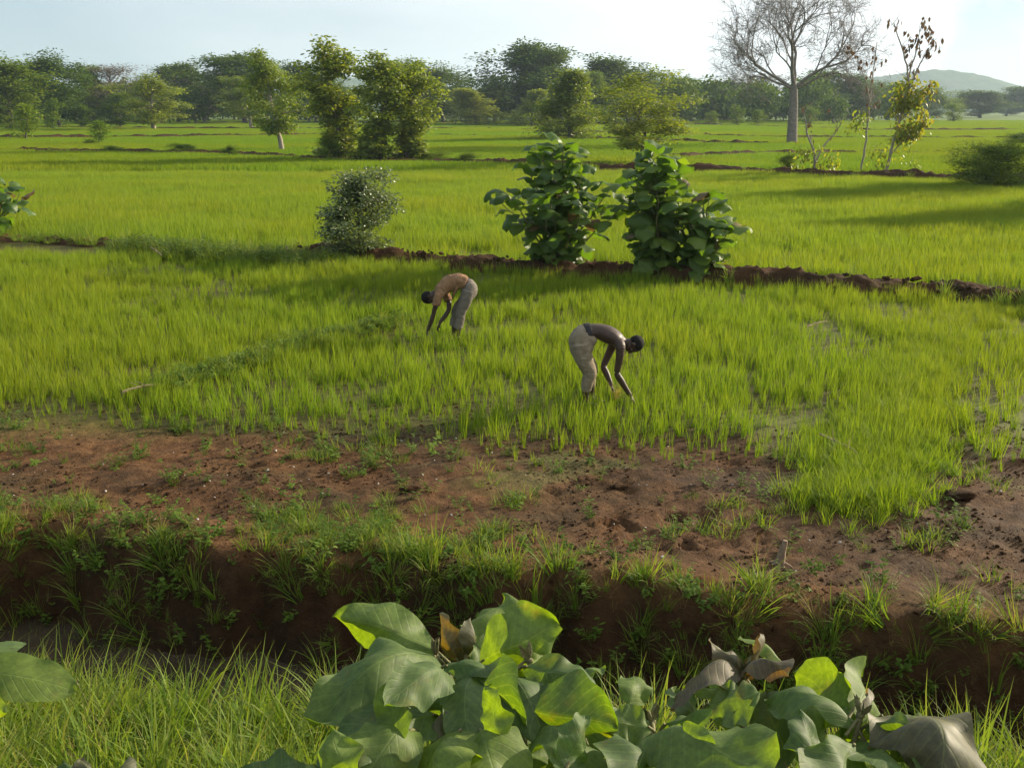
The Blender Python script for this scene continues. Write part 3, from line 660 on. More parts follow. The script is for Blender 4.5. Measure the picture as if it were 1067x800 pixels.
for a in [
    ('broadleaf_tree', 'mid', 12, 137, 67, 66, 'dark olive tree at the far left end of the wood line', ),
    ('broadleaf_tree', 'dense', 62, 134, 64, 50, 'tall dark rounded tree standing second in the wood line from the far left'),
    ('broadleaf_tree', 'mid', 92, 131, 74, 34, 'narrow green tree filling the gap beside the brown leafless tree'),
    ('leafless_tree', 'thin', 122, 131, 71, 62, 'pinkish brown thinly leafed tree between green trees on the left', ),
    ('sunlit_tree', 'sunny', 161, 137, 83, 50, 'sunlit yellow green tree standing in front of the brown trees'),
    ('broadleaf_tree', 'mid', 125, 134, 100, 28, 'short green tree left of the sunlit yellow green one'),
    ('broadleaf_tree', 'dense', 186, 129, 71, 44, 'dark tree rising behind the sunlit yellow green tree'),
    ('leafless_tree', 'thin', 213, 129, 76, 40, 'thin brown tree right of the dark one, with open grass behind'),
    ('broadleaf_tree', 'dense', 256, 130, 63, 58, 'tall dark tree overlapping the slender pale trunked tree'),
    ('broadleaf_tree', 'sunny', 262, 135, 84, 38, 'olive tree lower in front of the tall dark one'),
    ('broadleaf_tree', 'dense', 330, 128, 72, 44, 'dark tree showing between the slender tree and the leafy columns'),
    ('broadleaf_tree', 'mid', 428, 128, 69, 46, 'broad green tree just right of the three leafy columns'),
    ('broadleaf_tree', 'dense', 462, 129, 74, 46, 'lower dark tree left of the small cone shaped tree'),
    ('cone_tree', 'cone', 496, 132, 96, 34, 'small light green cone shaped tree before the tallest dark trees'),
    ('broadleaf_tree', 'dense', 535, 130, 53, 62, 'tallest darkest tree in the middle of the wood line'),
    ('broadleaf_tree', 'dense', 566, 130, 58, 40, 'dark tree joined to the right side of the tallest one'),
    ('cone_tree', 'cone', 554, 133, 97, 28, 'small pale cone shaped tree in front of the tallest tree'),
    ('broadleaf_tree', 'mid', 612, 131, 80, 40, 'mid green tree behind the olive cone tree'),
    ('cone_tree', 'cone', 594, 147, 80, 42, 'olive cone shaped tree above the left big leaf shrub', ),
    ('broadleaf_tree', 'dense', 655, 130, 66, 58, 'dark uneven topped tree behind the bright spreading tree'),
    ('broadleaf_tree', 'mid', 712, 127, 84, 46, 'low green tree right behind the bright spreading tree'),
    ('broadleaf_tree', 'dense', 757, 126, 86, 46, 'dark green tree left of the great bare tree'),
    ('broadleaf_tree', 'thin', 798, 126, 80, 56, 'brownish thin tree directly behind the great bare tree trunk'),
    ('broadleaf_tree', 'mid', 850, 127, 78, 54, 'sunlit green rounded tree just right of the bare tree trunk'),
    ('broadleaf_tree', 'mid', 888, 127, 82, 50, 'green rounded tree behind the V shaped bare sapling'),
    ('broadleaf_tree', 'mid', 925, 126, 90, 46, 'green tree behind the sapling with golden leaves'),
    ('broadleaf_tree', 'mid', 965, 125, 94, 36, 'low green tree where the wood ends below the blue hill'),
    ('round_tree', 'dense', 1021, 123, 97, 40, 'dark dome shaped tree alone in the far right field'),
    ('round_tree', 'mid', 1048, 121, 101, 30, 'smaller green tree beside the dark dome shaped tree'),
    ('round_tree', 'dense', 1075, 121, 92, 40, 'dark tree cut by the right edge of the picture'),
]:
    put_tree(a[0], a[1], *a[2:6], a[6], 'tree', TL)
put_tree('broadleaf_tree', 'mid', 1185, 190, 20, 110, 'unseen tree added just outside the right edge to shade the middle paddy')  # unseen trees and bush, added beyond the frame to cast shade
put_tree('broadleaf_tree', 'mid', 1300, 210, 10, 130, 'second unseen tree added outside the right edge to shade the middle paddy')
put_tree('round_bush', 'bush', 1290, 300, 190, 150, 'unseen tall bush added for shade outside the right edge at the end of the mud ridge', 'shrub')
# free-standing trees in the paddies
put_tree('slender_tree', 'sunny', 294, 158, 61, 66, 'slender tree with pale bare trunk and sunlit yellow green crown')
put_tree('leafy_column_tree', 'col', 358, 167, 54, 56, 'tallest leafy column tree, clothed to the ground, left of three')
put_tree('leafy_column_tree', 'col', 389, 169, 66, 52, 'leafy column tree in the middle of the group of three')
put_tree('leafy_column_tree', 'col', 424, 168, 71, 48, 'drooping leafy column tree on the right side of three')
put_tree('spreading_tree', 'open', 668, 172, 83, 98, 'bright open crowned tree with crooked thin trunk behind the big leaf shrubs')
for a in [
    ('sapling', 'sapling', 27, 147, 112, 26, 'dark bushy sapling in the far left paddy'),
    ('sapling', 'sapling', 54, 136, 106, 18, 'small sapling before the second dark tree'),
    ('sapling', 'sapling', 89, 134, 111, 14, 'slim green sapling beneath the narrow tree'),
    ('sapling', 'sapling', 103, 152, 128, 18, 'little leaning sapling on a paddy ridge at the left'),
    ('sapling', 'sapling', 768, 131, 111, 15, 'round light green sapling left of the bare tree trunk'),
    ('sapling', 'sapling', 741, 131, 117, 12, 'tiny dark sapling beside the bright spreading tree'),
    ('sapling', 'sapling', 790, 133, 116, 14, 'small sapling just left of the bare tree trunk'),
    ('sapling', 'sapling', 994, 128, 109, 16, 'thin sapling in the open field before the blue hill'),
    ('sapling', 'sapling', 843, 131, 112, 14, 'small dark sapling right of the bare tree trunk'),
    ('bush', 'bush', 95, 153, 145, 12, 'tiny bush beside the little leaning sapling'),
    ('bush', 'bush', 191, 160, 150, 24, 'low dark bush on the ridge in the left paddies'),
    ('bush', 'bush', 241, 164, 152, 14, 'small upright bush on the ridge left of the slender tree'),
    ('bush', 'bush', 345, 168, 140, 24, 'dark bush at the foot of the leafy columns'),
    ('bush', 'bush', 452, 168, 159, 30, 'low spreading bush on the ridge right of the leafy columns'),
    ('bush', 'bush', 485, 171, 160, 26, 'low bush farther along the ridge behind the paddy'),
    ('bush', 'bush', 820, 180, 160, 17, 'dark green bush left of the V shaped sapling'),
    ('bush', 'bush', 862, 156, 152, 12, 'tiny low bush beyond the bare saplings'),
    ('bush', 'bush', 945, 150, 141, 26, 'flat grey green bush far behind the golden sapling'),
    ('bush', 'bush', 1060, 152, 138, 22, 'thin scrub at the far right beyond the round bush'),
    ('round_bush', 'ball', 1033, 196, 150, 72, 'large dense green bush on the ridge near the right edge'),
    ('bush', 'bush', 118, 160, 152, 20, 'low bush on the ridge at the far left'),
]:
    put_tree(a[0], a[1], *a[2:6], a[6], 'tree' if a[1] == 'sapling' else 'shrub')

# far woodland reading as one mass behind the wood line
mbw = MB(); rw = np.random.default_rng(99); n = 260
n = 300; fx = rw.uniform(-330, 340, n); fy = rw.uniform(265, 430, n); 
fw = variants(4, lambda m, r: [leaves(m, norm(r.normal(size=(1300, 3)) * [1, 1, 1]) * r.uniform(.55, 1, (1300, 1)) * np.array([5, 5, 4.2]) * (.75 + .5 * r.random((1300, 1))) + [0, 0, 5.2], r.normal(size=(1300, 3)), r.normal(0, .6, (1300, 3)) + [0, 0, 1], .9, .6, 2, 2, .5, .2, rng=r), tube(m, [[0, 0, -.5], [.2, 0, 6]], [.3, .15], 6, (0, 0, .3), 1)] and None, [M['dark'], M['bark']], 'far_tree')
keep = ~((fx / fy > .36) & (fx / fy < .60) & (fy < 600)); fx, fy = fx[keep], fy[keep]
scatter('far_woodland', 'hazy mass of far trees closing the plain', 'woodland', fw, np.column_stack([fx, fy, fx * 0]), rng, .75 + .55 * rng.random(len(fx)), .03)

# the great bare tree
def bare_tree():
    g = G(825, 151); dep = g[1] * Fv[1] + HC * Fv[2] * -1; k = (g[1] * Fv[1] - HC * Fv[2]) / FPX
    t = thing('bare_tree', 'great leafless tree with spreading crown of fine grey twigs', 'tree', (g[0], g[1], 0))
    r = np.random.default_rng(5); tr = MB(); cr = MB()
    trunk = grow(tr, r, np.array([0, 0, -.2]), np.array([-.02, 0, 1]), 6.6, .62, .42, 8, .02, .1, 12)
    top = trunk[-1]
    def rec(p, d, L, rad, lv, mbx):
        n = 5 if lv < 3 else 3
        pts = grow(mbx, r, p, d, L, rad, rad * .58, n, .10 + .03 * lv, .02 if lv < 3 else .01, [9, 7, 5, 4, 3, 3, 3][lv])
        if lv >= 6: return
        dd = norm(pts[-1] - pts[-2]); kx = [3, 3, 3, 3, 3, 3][lv]
        for c in range(kx):
            i = n if c < 2 else int(r.integers(max(1, n // 2), n + 1))
            a = perp(r, dd); sp = [.50, .55, .6, .62, .65, .7][lv]
            nd = norm(dd + a * sp * r.uniform(.7, 1.25) + np.array([0, .0, .05]))
            rr = rad * (.62 if c < 2 else .45)
            rec(pts[i], nd, L * r.uniform(.66, .86), max(rr, .016), lv + 1, mbx)
        if lv in (1, 2):
            for c in range(2):
                i = int(r.integers(1, n)); a = perp(r, dd); rec(pts[i], norm(dd + a * 1.0), L * .5, max(rad * .3, .014), min(lv + 2, 6), mbx)
    for d, L, rad in [((-.60, .1, .8), 3.7, .25), ((-.25, -.3, 1.0), 3.8, .26), ((.16, .25, 1.0), 3.9, .27), ((.50, -.1, .80), 3.9, .24), ((-.9, -.2, .45), 3.0, .17), ((.85, .3, .5), 2.9, .17)]:
        rec(top - [0, 0, r.uniform(0, .6)], np.array(d) * [1.15, 1.15, .8], L * 1.02, rad * .9, 0, cr)
    link('trunk', tr.mesh('bare_trunk', M['deadbark']), t); link('crown', cr.mesh('bare_crown', M['deadbark']), t)
    return t
bt = bare_tree()
DEADTREE = bt

# sparse saplings on the second ridge
def sparse(name, label, px, base, stems, leafspec, seed):
    """stems: list of polylines in photo px offsets from base (dx, up); leafspec: (mat, n, region(dx0,dx1,up0,up1), size, child name)"""
    g = G(px, base); k = (g[1] * Fv[1] - HC * Fv[2]) / FPX
    t = thing(name, label, 'tree', (g[0], g[1], .15)); r = np.random.default_rng(seed); mb = MB(); tips = []
    for s in stems:
        P = np.array([(a * k, r.normal(0, .12) * (i > 0), b * k) for i, (a, b) in enumerate(s['p'])])
        tt = np.linspace(0, len(P) - 1, 5 * (len(P) - 1) + 1); Q = np.stack([np.interp(tt, range(len(P)), P[:, c]) for c in range(3)], -1); Q[1:] += r.normal(0, .03, Q[1:].shape)
        tube(mb, Q, np.linspace(s['r'], s['r'] * .3, len(Q)), 6, (0, 0, .5))
        for c in range(s.get('tw', 8)):
            i = int(r.integers(len(Q) // 3, len(Q))); d = norm(np.array([r.normal(0, .7), r.normal(0, .7), .8]))
            b = grow(mb, r, Q[i], d, r.uniform(.5, 1.3), s['r'] * .25, .008, 4, .15, .05, 3); tips += [b[-1], b[2], b[3]]
    tips = np.array(tips); link('stem', mb.mesh('stem', M['palebark']), t)
    for mat, n, (a0, a1, u0, u1), size, cn, dn in leafspec:
        lf = MB(); q = tips[(tips[:, 0] > a0 * k) & (tips[:, 0] < a1 * k) & (tips[:, 2] > u0 * k) & (tips[:, 2] < u1 * k)]
        if len(q) < 4: q = np.column_stack([r.uniform(a0 * k, a1 * k, 20), r.normal(0, .4, 20), r.uniform(u0 * k, u1 * k, 20)])
        P = q[r.integers(0, len(q), n)] + r.normal(0, .22 if dn < 2 else .1, (n, 3)); D = norm(r.normal(0, .8, (n, 3)) + [0, 0, -dn])
        leaves(lf, P, D, r.normal(0, .6, (n, 3)) + [.5, 0, .6], size * r.uniform(.7, 1.3, n), size * .5 * r.uniform(.7, 1.2, n), 3, 2, .6, .3, rng=r)
        link(cn, lf.mesh(cn, M[mat]), t)
sparse('forked_sapling', 'nearly bare V shaped sapling with low yellow leaves on the far ridge', 848, 184,
       [{'p': [(0, 0), (-2, 20), (-10, 42), (-16, 66)], 'r': .09, 'tw': 7}, {'p': [(0, 12), (8, 28), (20, 42), (26, 58)], 'r': .07, 'tw': 5}],
       [('yellow', 260, (-20, 20, 0, 26), .30, 'low_leaves', 1.2), ('brownleaf', 26, (-30, 36, 30, 90), .26, 'dry_leaves', 2.5)], 3)
sparse('thin_sapling', 'thin sapling with hanging brown leaves at its top, middle of three on the ridge', 897, 182,
       [{'p': [(0, 0), (3, 40), (4, 80), (6, 128)], 'r': .07, 'tw': 16}, {'p': [(4, 70), (-8, 100), (-16, 118)], 'r': .035, 'tw': 8}],
       [('yellow', 120, (-14, 14, 0, 60), .28, 'low_leaves', 1.2), ('brownleaf', 70, (-40, 30, 66, 150), .30, 'dry_leaves', 3)], 4)
sparse('golden_sapling', 'tall leaning sapling with golden leaves below and dangling brown leaves above', 922, 184,
       [{'p': [(0, 0), (10, 45), (15, 90), (8, 120), (-4, 150)], 'r': .09, 'tw': 14}, {'p': [(12, 75), (26, 110), (40, 135)], 'r': .06, 'tw': 14}, {'p': [(6, 45), (20, 64), (34, 76)], 'r': .05, 'tw': 9}, {'p': [(14, 90), (20, 120), (22, 145)], 'r': .05, 'tw': 12}, {'p': [(3, 18), (14, 32), (32, 46)], 'r': .04, 'tw': 9}],
       [('gold', 620, (2, 50, 8, 98), .32, 'golden_leaves', 1.0), ('yellow', 420, (2, 50, 20, 90), .30, 'green_leaves', 1.0), ('brownleaf', 120, (-20, 62, 90, 170), .32, 'dry_leaves', 3), ('yellow', 160, (-20, 30, 0, 30), .28, 'low_leaves', 1.0)], 6)

# ------------------------------------------------------------------ nearer shrubs
def teak_shrub(label, px, base, top, wpx, seed, nst, rich=1.0, shape=None):
    g = G(px, base); k = (g[1] * Fv[1] - HC * Fv[2]) / FPX; H = (base - top) * k; Rr = wpx * k / 2
    t = thing('big_leaf_shrub', label, 'shrub', (g[0], g[1], .1)); r = np.random.default_rng(seed); st = MB(); P = []; D = []; old = []
    for s in range(nst):
        az = s * 2.4 + r.normal(0, .3); lean = r.uniform(.12, 1.12) if s else .05
        hh = H * (1 - .34 * lean ** 2) * r.uniform(.72, 1.0) if s else H * .97
        end = np.array([math.cos(az) * Rr * lean * .85, math.sin(az) * Rr * lean * .85, hh * .95])
        m = np.array([end[0] * .45, end[1] * .45, hh * .5]); tt = np.linspace(0, 1, 9)[:, None]
        Q = (1 - tt) ** 2 * np.zeros(3) + 2 * tt * (1 - tt) * m + tt ** 2 * end; Q[1:] += r.normal(0, .03, (8, 3))
        tube(st, Q, np.linspace(.03, .009, 9), 6, (0, 0, .5))
        npair = max(4, int(hh / .27 * rich)); 
        for q in range(npair):
            f = .14 + .86 * q / (npair - 1); x = f * 8; i0 = min(7, int(x)); b = Q[i0] + (Q[i0 + 1] - Q[i0]) * (x - i0); a0 = q * 1.57 + az
            for c in (0, math.pi):
                a = a0 + c + r.normal(0, .3); el = .25 + .6 * f + r.normal(0, .2)
                P.append(b); D.append([math.cos(a) * math.cos(el), math.sin(a) * math.cos(el), math.sin(el)]); old.append(f)
    P = np.array(P); D = np.array(D); n = len(P)
    # petioles
    for i in range(n): tube(st, [P[i], P[i] + D[i] * .07], [.006, .005], 4, (0, 0, .5), 0, False)
    P = P + D * .06; isold = r.random(n) < .025
    L = r.uniform(.42, .78, n)
    for nm, msk, mt, dr in (('foliage', ~isold, 'teak', 2.1), ('withered_leaves', isold, 'teakold', 2.3)):
        lf = MB(); m = msk; leaves(lf, P[m], D[m], np.array([0, 0, 1.0]) + r.normal(0, .25, (m.sum(), 3)), L[m], L[m] * r.uniform(.62, .8, m.sum()), 8, 6, dr * r.uniform(.5, 1.2, m.sum()), .3, .10, rng=r, peak=.48, sharp=.55, twist=.6, buckle=.06)
        link(nm, lf.mesh(nm, M[mt]), t)
    link('stem', st.mesh('stem', M['stem']), t)
    return t
teak_shrub('taller big leaf shrub on the mud ridge, left one of the central pair', 583, 284, 148, 138, 3, 19)
teak_shrub('big leaf shrub with low right shoulder, right one of the central pair', 683, 290, 160, 112, 8, 14)
TEAKR = teak_shrub('low leafy clump hugging the right foot of the central pair of shrubs', 728, 293, 208, 74, 12, 12)
teak_shrub('big leaf shrub cut by the left edge of the picture', -14, 247, 176, 92, 21, 16)
# small dusty shrub
TV['dusty'] = [tree_meshes(97, 2.0, 1.0, .05, 'oval', 26, 6, 30, .11, .095, M['grey'], M['bark'], lw=.55, elev=.6, trunk_r=.04)]; DIM['dusty'] = (2.0, 2.05)
t = put_tree('leafy_shrub', 'dusty', 375, 273, 188, 78, 'rounded small leaved shrub on the mud ridge left of the workers', 'shrub'); t.location.z = .1

# debris, stumps, sticks
def rootball(label, px, py, size, seed, mat='wood', name='root_clump', z=.15):
    g = G(px, py); t = thing(name, label, 'roots', (g[0], g[1], z)); r = np.random.default_rng(seed); mb = MB()
    for k in range(26):
        d = norm(r.normal(size=3) * [1, .8, .5] + [0, 0, .35]); grow(mb, r, r.normal(0, size * .18, 3), d, size * r.uniform(.6, 1.2), size * .06, size * .012, 6, .35, -.12, 5)
    link('root_tangle', mb.mesh('root_tangle', M[mat]), t)
    
    for k in range(6):
        lf = MB(); leaves(lf, r.normal(0, size * .35, (1, 3)) + [0, 0, size * .15], r.normal(size=(1, 3)) * [1, 1, .3], [0, 0, 1], size * .5, size * .3, 5, 4, 1.5, .5, .1, rng=r); link('dry_leaf', lf.mesh('dry_leaf', M['teakold']), t)
rootball('pale dry root tangle at the foot of the small rounded shrub', 395, 267, .32, 1)
rootball('dry brown root tangle under the left central shrub', 611, 282, .35, 2)
rootball('brown dead leaf heap at the right foot of the central pair', 746, 286, .38, 3)
def stump(label, px, py, h, seed, r0=.05):
    g = G(px, py); t = thing('tree_stump', label, 'stump', (g[0], g[1], float(height(g[0], g[1])))); r = np.random.default_rng(seed); mb = MB()
    P = grow(mb, r, np.array([0, 0, -.1]), np.array([-.03, 0, 1]), h, r0 * 1.7, r0 * .6, 9, .07, .12, 10)
    for k in range(7):
        a = k * .9; grow(mb, r, np.array([0, 0, .03]), np.array([math.cos(a), math.sin(a), .1]), h * .4, r0 * .6, r0 * .1, 5, .2, -.25, 6)
    for k in range(3): grow(mb, r, P[int(r.integers(3, 8))], r.normal(size=3) + [0, 0, .8], h * .22, r0 * .35, r0 * .08, 3, .2, 0, 5)
    link('stump_wood', mb.mesh('stump_wood', M['wood']), t)
stump('small gnarled stump standing alone on the bare mud at the right', 811, 588, .36, 3, .034)
stump('short brown stub on the mud ridge left of the rounded shrub', 300, 266, .35, 7, .05)
def stick(label, p0, p1, rad, lift=.08, bend=.05, seed=1):
    a, b = G(*p0), G(*p1); c = (a + b) / 2; t = thing('dry_stick', label, 'stick', (c[0], c[1], float(height(c[0], c[1])) + lift)); r = np.random.default_rng(seed); mb = MB()
    s = np.linspace(-.5, .5, 10)[:, None]; P = s * (b - a) + np.array([0, 0, 1]) * (bend * (1 - (s * 2) ** 2)) + r.normal(0, .006, (10, 3)); tube(mb, P, np.linspace(rad, rad * .5, 10), 7)
    for k in range(3): i = int(r.integers(3, 8)); grow(mb, r, P[i], r.normal(size=3) * [1, 1, .4] + [0, 0, .3], .16, rad * .4, rad * .15, 3, .2, 0, 5)
    link('wood', mb.mesh('stick_wood', M['wood']), t)
stick('broken branch poking out of the rice near the right grass strip', (853, 464), (893, 484), .016, .13, .01, 2)
stick('pale dry stick lying at the end of the weed line', (128, 419), (170, 411), .022, .14, .04, 3)
stick('short pale twig caught in the rice right of the workers', (840, 352), (862, 346), .012, .20, .02, 4)
stick('thin leaning twig by the ridge at the left', (158, 270), (170, 279), .015, .3, .02, 5)
# clay lumps on the mud
def lump(label, px, py, s, seed):
    g = G(px, py); r = np.random.default_rng(seed); mb = MB(); clodfn(mb, r); mb.v[0] = mb.v[0] * s * [1.5, 1.1, .75]
    o = link('clay_lump', mb.mesh('clay_lump', M['bundsoil']), None, (g[0], g[1], float(height(g[0], g[1])) + s * .25)); tag(o, label, 'clod')
lump('clay lump on the bare mud strip left of centre', 428, 512, .085, 1)
lump('dark soil lump at the sparse rice edge left of the stump', 645, 508, .08, 2)
lump('brown lump beside the tip of the right grass strip', 945, 512, .10, 3)
lump('low brown lump in the sparse rice at the right', 1000, 520, .13, 4)

# ------------------------------------------------------------------ people
def ell_loft(mb, rings, n=20):
    """rings: (x, y, z, half width across y, half thickness) ; smooth closed loft bent in the XZ plane"""
    Rg = np.array(rings, float); P = Rg[:, :3]; t = norm(np.gradient(P, axis=0)); b = np.zeros_like(t); b[:, 1] = 1
    b = norm(b - t * np.sum(b * t, -1, keepdims=True)); nn = np.cross(t, b); th = np.arange(n) * 2 * math.pi / n
    k = len(P); v = P[:, None] + Rg[:, 3, None, None] * b[:, None] * np.cos(th)[None, :, None] + Rg[:, 4, None, None] * nn[:, None] * np.sin(th)[None, :, None]
    i = np.arange(k - 1)[:, None] * n; j = np.arange(n)[None]; j2 = (j + 1) % n
    f = np.stack([i + j, i + j2, i + n + j2, i + n + j], -1).reshape(-1, 4); mb.add(v.reshape(-1, 3), f)
    mb.add(v[0], np.arange(n)[::-1].reshape(1, n)); mb.add(v[-1], np.arange(n).reshape(1, n))
def interp_rings(rings, m=4):
    Rg = np.array(rings, float); s = np.arange(len(Rg)); tt = np.linspace(0, len(Rg) - 1, m * (len(Rg) - 1) + 1); out = []
    for c in range(Rg.shape[1]):
        y = Rg[:, c]; mm = np.gradient(y); i = np.clip(tt.astype(int), 0, len(Rg) - 2); f = tt - i
        out.append((2 * f**3 - 3 * f**2 + 1) * y[i] + (f**3 - 2 * f**2 + f) * mm[i] + (-2 * f**3 + 3 * f**2) * y[i + 1] + (f**3 - f**2) * mm[i + 1])
    return np.stack(out, -1)
LIMB = 1.0
def limb(mb, pts, n=14, m=4):
    """pts: (x,y,z,r)"""
    Q = interp_rings(pts, m); Q[:, 3] *= LIMB; tube(mb, Q[:, :3], np.maximum(Q[:, 3], .003), n)
def ball(mb, c, r, rot=None):
    th = np.linspace(.001, math.pi - .001, 14); ph = np.arange(20) * 2 * math.pi / 20
    v = np.stack([np.sin(th)[:, None] * np.cos(ph), np.sin(th)[:, None] * np.sin(ph), np.cos(th)[:, None] * np.ones(20)], -1) * np.array(r)
    if rot is not None: v = v @ np.array(rot).T
    v = v + np.array(c); n = 20; i = np.arange(13)[:, None] * n; j = np.arange(n)[None]; j2 = (j + 1) % n
    mb.add(v.reshape(-1, 3), np.stack([i + j, i + n + j, i + n + j2, i + j2], -1).reshape(-1, 4))
    mb.add(v[0], np.arange(n).reshape(1, n)); mb.add(v[-1], np.arange(n)[::-1].reshape(1, n))
def remeshed(mb, name, mat, voxel, smooth=6, fn=None):
    me = mb.mesh(name + '_raw', mat); o = bpy.data.objects.new('tmp', me); C.objects.link(o)
    m = o.modifiers.new('r', 'REMESH'); m.mode = 'VOXEL'; m.voxel_size = voxel; s = o.modifiers.new('s', 'SMOOTH'); s.iterations = smooth; s.factor = .5
    dg = bpy.context.evaluated_depsgraph_get(); new = bpy.data.meshes.new_from_object(o.evaluated_get(dg)); new.name = name
    bpy.data.objects.remove(o); bpy.data.meshes.remove(me)
    n = len(new.vertices); co = np.zeros(n * 3); new.vertices.foreach_get('co', co); co = co.reshape(-1, 3)
    if fn is not None: co = fn(co); new.vertices.foreach_set('co', co.ravel())
    new.materials.clear(); new.materials.append(mat); new.polygons.foreach_set('use_smooth', np.ones(len(new.polygons), bool)); new.update()
    return new
def hand(mb, wrist, d, palmn, thumb_side, curl=.5, s=1.0):
    d = norm(np.array(d, float)); pn = np.array(palmn, float); pn = norm(pn - d * np.dot(pn, d)); side = np.cross(pn, d) * thumb_side
    wrist = np.array(wrist, float); rot = np.stack([side, pn, d], -1)
    ball(mb, wrist + d * .048 * s, np.array([.040, .016, .052]) * s, rot)
    for k, (o, L, rr) in enumerate([(.028, .070, .0095), (.0095, .078, .0098), (-.0095, .072, .0095), (-.027, .057, .0088)]):
        p = wrist + d * .088 * s + side * o * s; pts = [np.append(wrist + d * .05 * s + side * o * .8 * s, .010 * s), np.append(p, rr * s)]; a = 0
        for q in range(3):
            a += curl * (.5 + .3 * q); p = p + (d * math.cos(a) + pn * math.sin(a)) * L * s / 3 + side * o * .12 * s; pts.append(np.append(p, rr * s * (1 - .12 * (q + 1))))
        limb(mb, pts, 8, 3)
    p = wrist + d * .025 * s + side * .030 * s; pts = [np.append(wrist + d * .018 * s + side * .015 * s, .013 * s), np.append(p, .012 * s)]
    for q in range(2): p = p + norm(d * .75 + side * (.6 - .3 * q) + pn * (.2 + .5 * q * curl)) * .032 * s; pts.append(np.append(p, .0105 * s * (1 - .1 * q)))
    limb(mb, pts, 8, 3)
def foot(mb, ankle, d):
    """foot with toes; ankle xyz, heading d in xy"""
    a = np.array(ankle, float); d = norm(np.array([d[0], d[1], 0.0])); sd = np.array([-d[1], d[0], 0])
    z0 = a[2] - .075
    limb(mb, [np.append(a + [0, 0, .03], .042), np.append(a - [0, 0, .02] - d * .015, .045), np.append(a - d * .03 - [0, 0, .045], .034)], 12)
    limb(mb, [np.append(a - d * .02 - [0, 0, .035], .040), np.append(a + d * .06 - [0, 0, .040], .036), np.append(a + d * .13 - [0, 0, .055], .030), np.append(a + d * .16 - [0, 0, .06], .024)], 12)
    for k, (o, L) in enumerate([(-.034, .21), (-.015, .215), (.002, .205), (.019, .195), (.034, .18)]):
        limb(mb, [np.append(a + d * .12 + sd * o * .8 - [0, 0, .06], .016), np.append(a + d * L + sd * o - [0, 0, .066], .011 if k else .014)], 8)
def head(mb, c, up, face):
    """up = crown direction, face = facing direction"""
    up = norm(np.array(up, float)); f = np.array(face, float); f = norm(f - up * np.dot(f, up)); s = np.cross(up, f); rot = np.stack([f, s, up], -1); c = np.array(c, float)
    K = 1.12; L = lambda x, y, z: c + (f * x + s * y + up * z) * K
    b0 = ball; bl = lambda mb, c, r, rot: b0(mb, c, np.array(r) * K, rot)
    bl(mb, L(-.005, 0, .022), (.098, .077, .092), rot); bl(mb, L(.025, 0, -.045), (.062, .058, .062), rot); bl(mb, L(.045, 0, -.085), (.028, .032, .022), rot)
    limb(mb, [np.append(L(.082, 0, .015), .009), np.append(L(.102, 0, -.015), .013), np.append(L(.108, 0, -.032), .017), np.append(L(.088, 0, -.04), .012)], 10)
    for q in (-1, 1):
        bl(mb, L(.078, q * .031, .026), (.016, .024, .010), rot); bl(mb, L(.072, q * .046, -.022), (.018, .018, .018), rot)
        bl(mb, L(-.005, q * .079, -.010), (.020, .012, .032), rot); bl(mb, L(.077, q * .031, .004), (.012, .014, .010), rot)
    bl(mb, L(.088, 0, -.058), (.012, .026, .007), rot); bl(mb, L(.085, 0, -.070), (.012, .024, .008), rot)
def hairmesh(c, up, face):
    up = norm(np.array(up, float)); f = np.array(face, float); f = norm(f - up * np.dot(f, up)); s = np.cross(up, f); rot = np.stack([f, s, up], -1)
    mb = MB(); ball(mb, np.array(c) + up * .034 - f * .018, (.112, .094, .105), rot)
    return remeshed(mb, 'hair', M['hair'], .008, 4, lambda co: co + (fbm(co[:, 0] * 90 + co[:, 2] * 50, co[:, 1] * 90, 3, 2)[:, None] - .5) * .006)
def folds(seed, amp, fx=9, fz=22):
    def fn(co):
        n = fbm(co[:, 0] * fx + co[:, 1] * 7, co[:, 2] * fz + co[:, 1] * 11, seed, 3) - .5; c = co.mean(0)
        d = norm(co - c); return co + d * n[:, None] * amp
    return fn

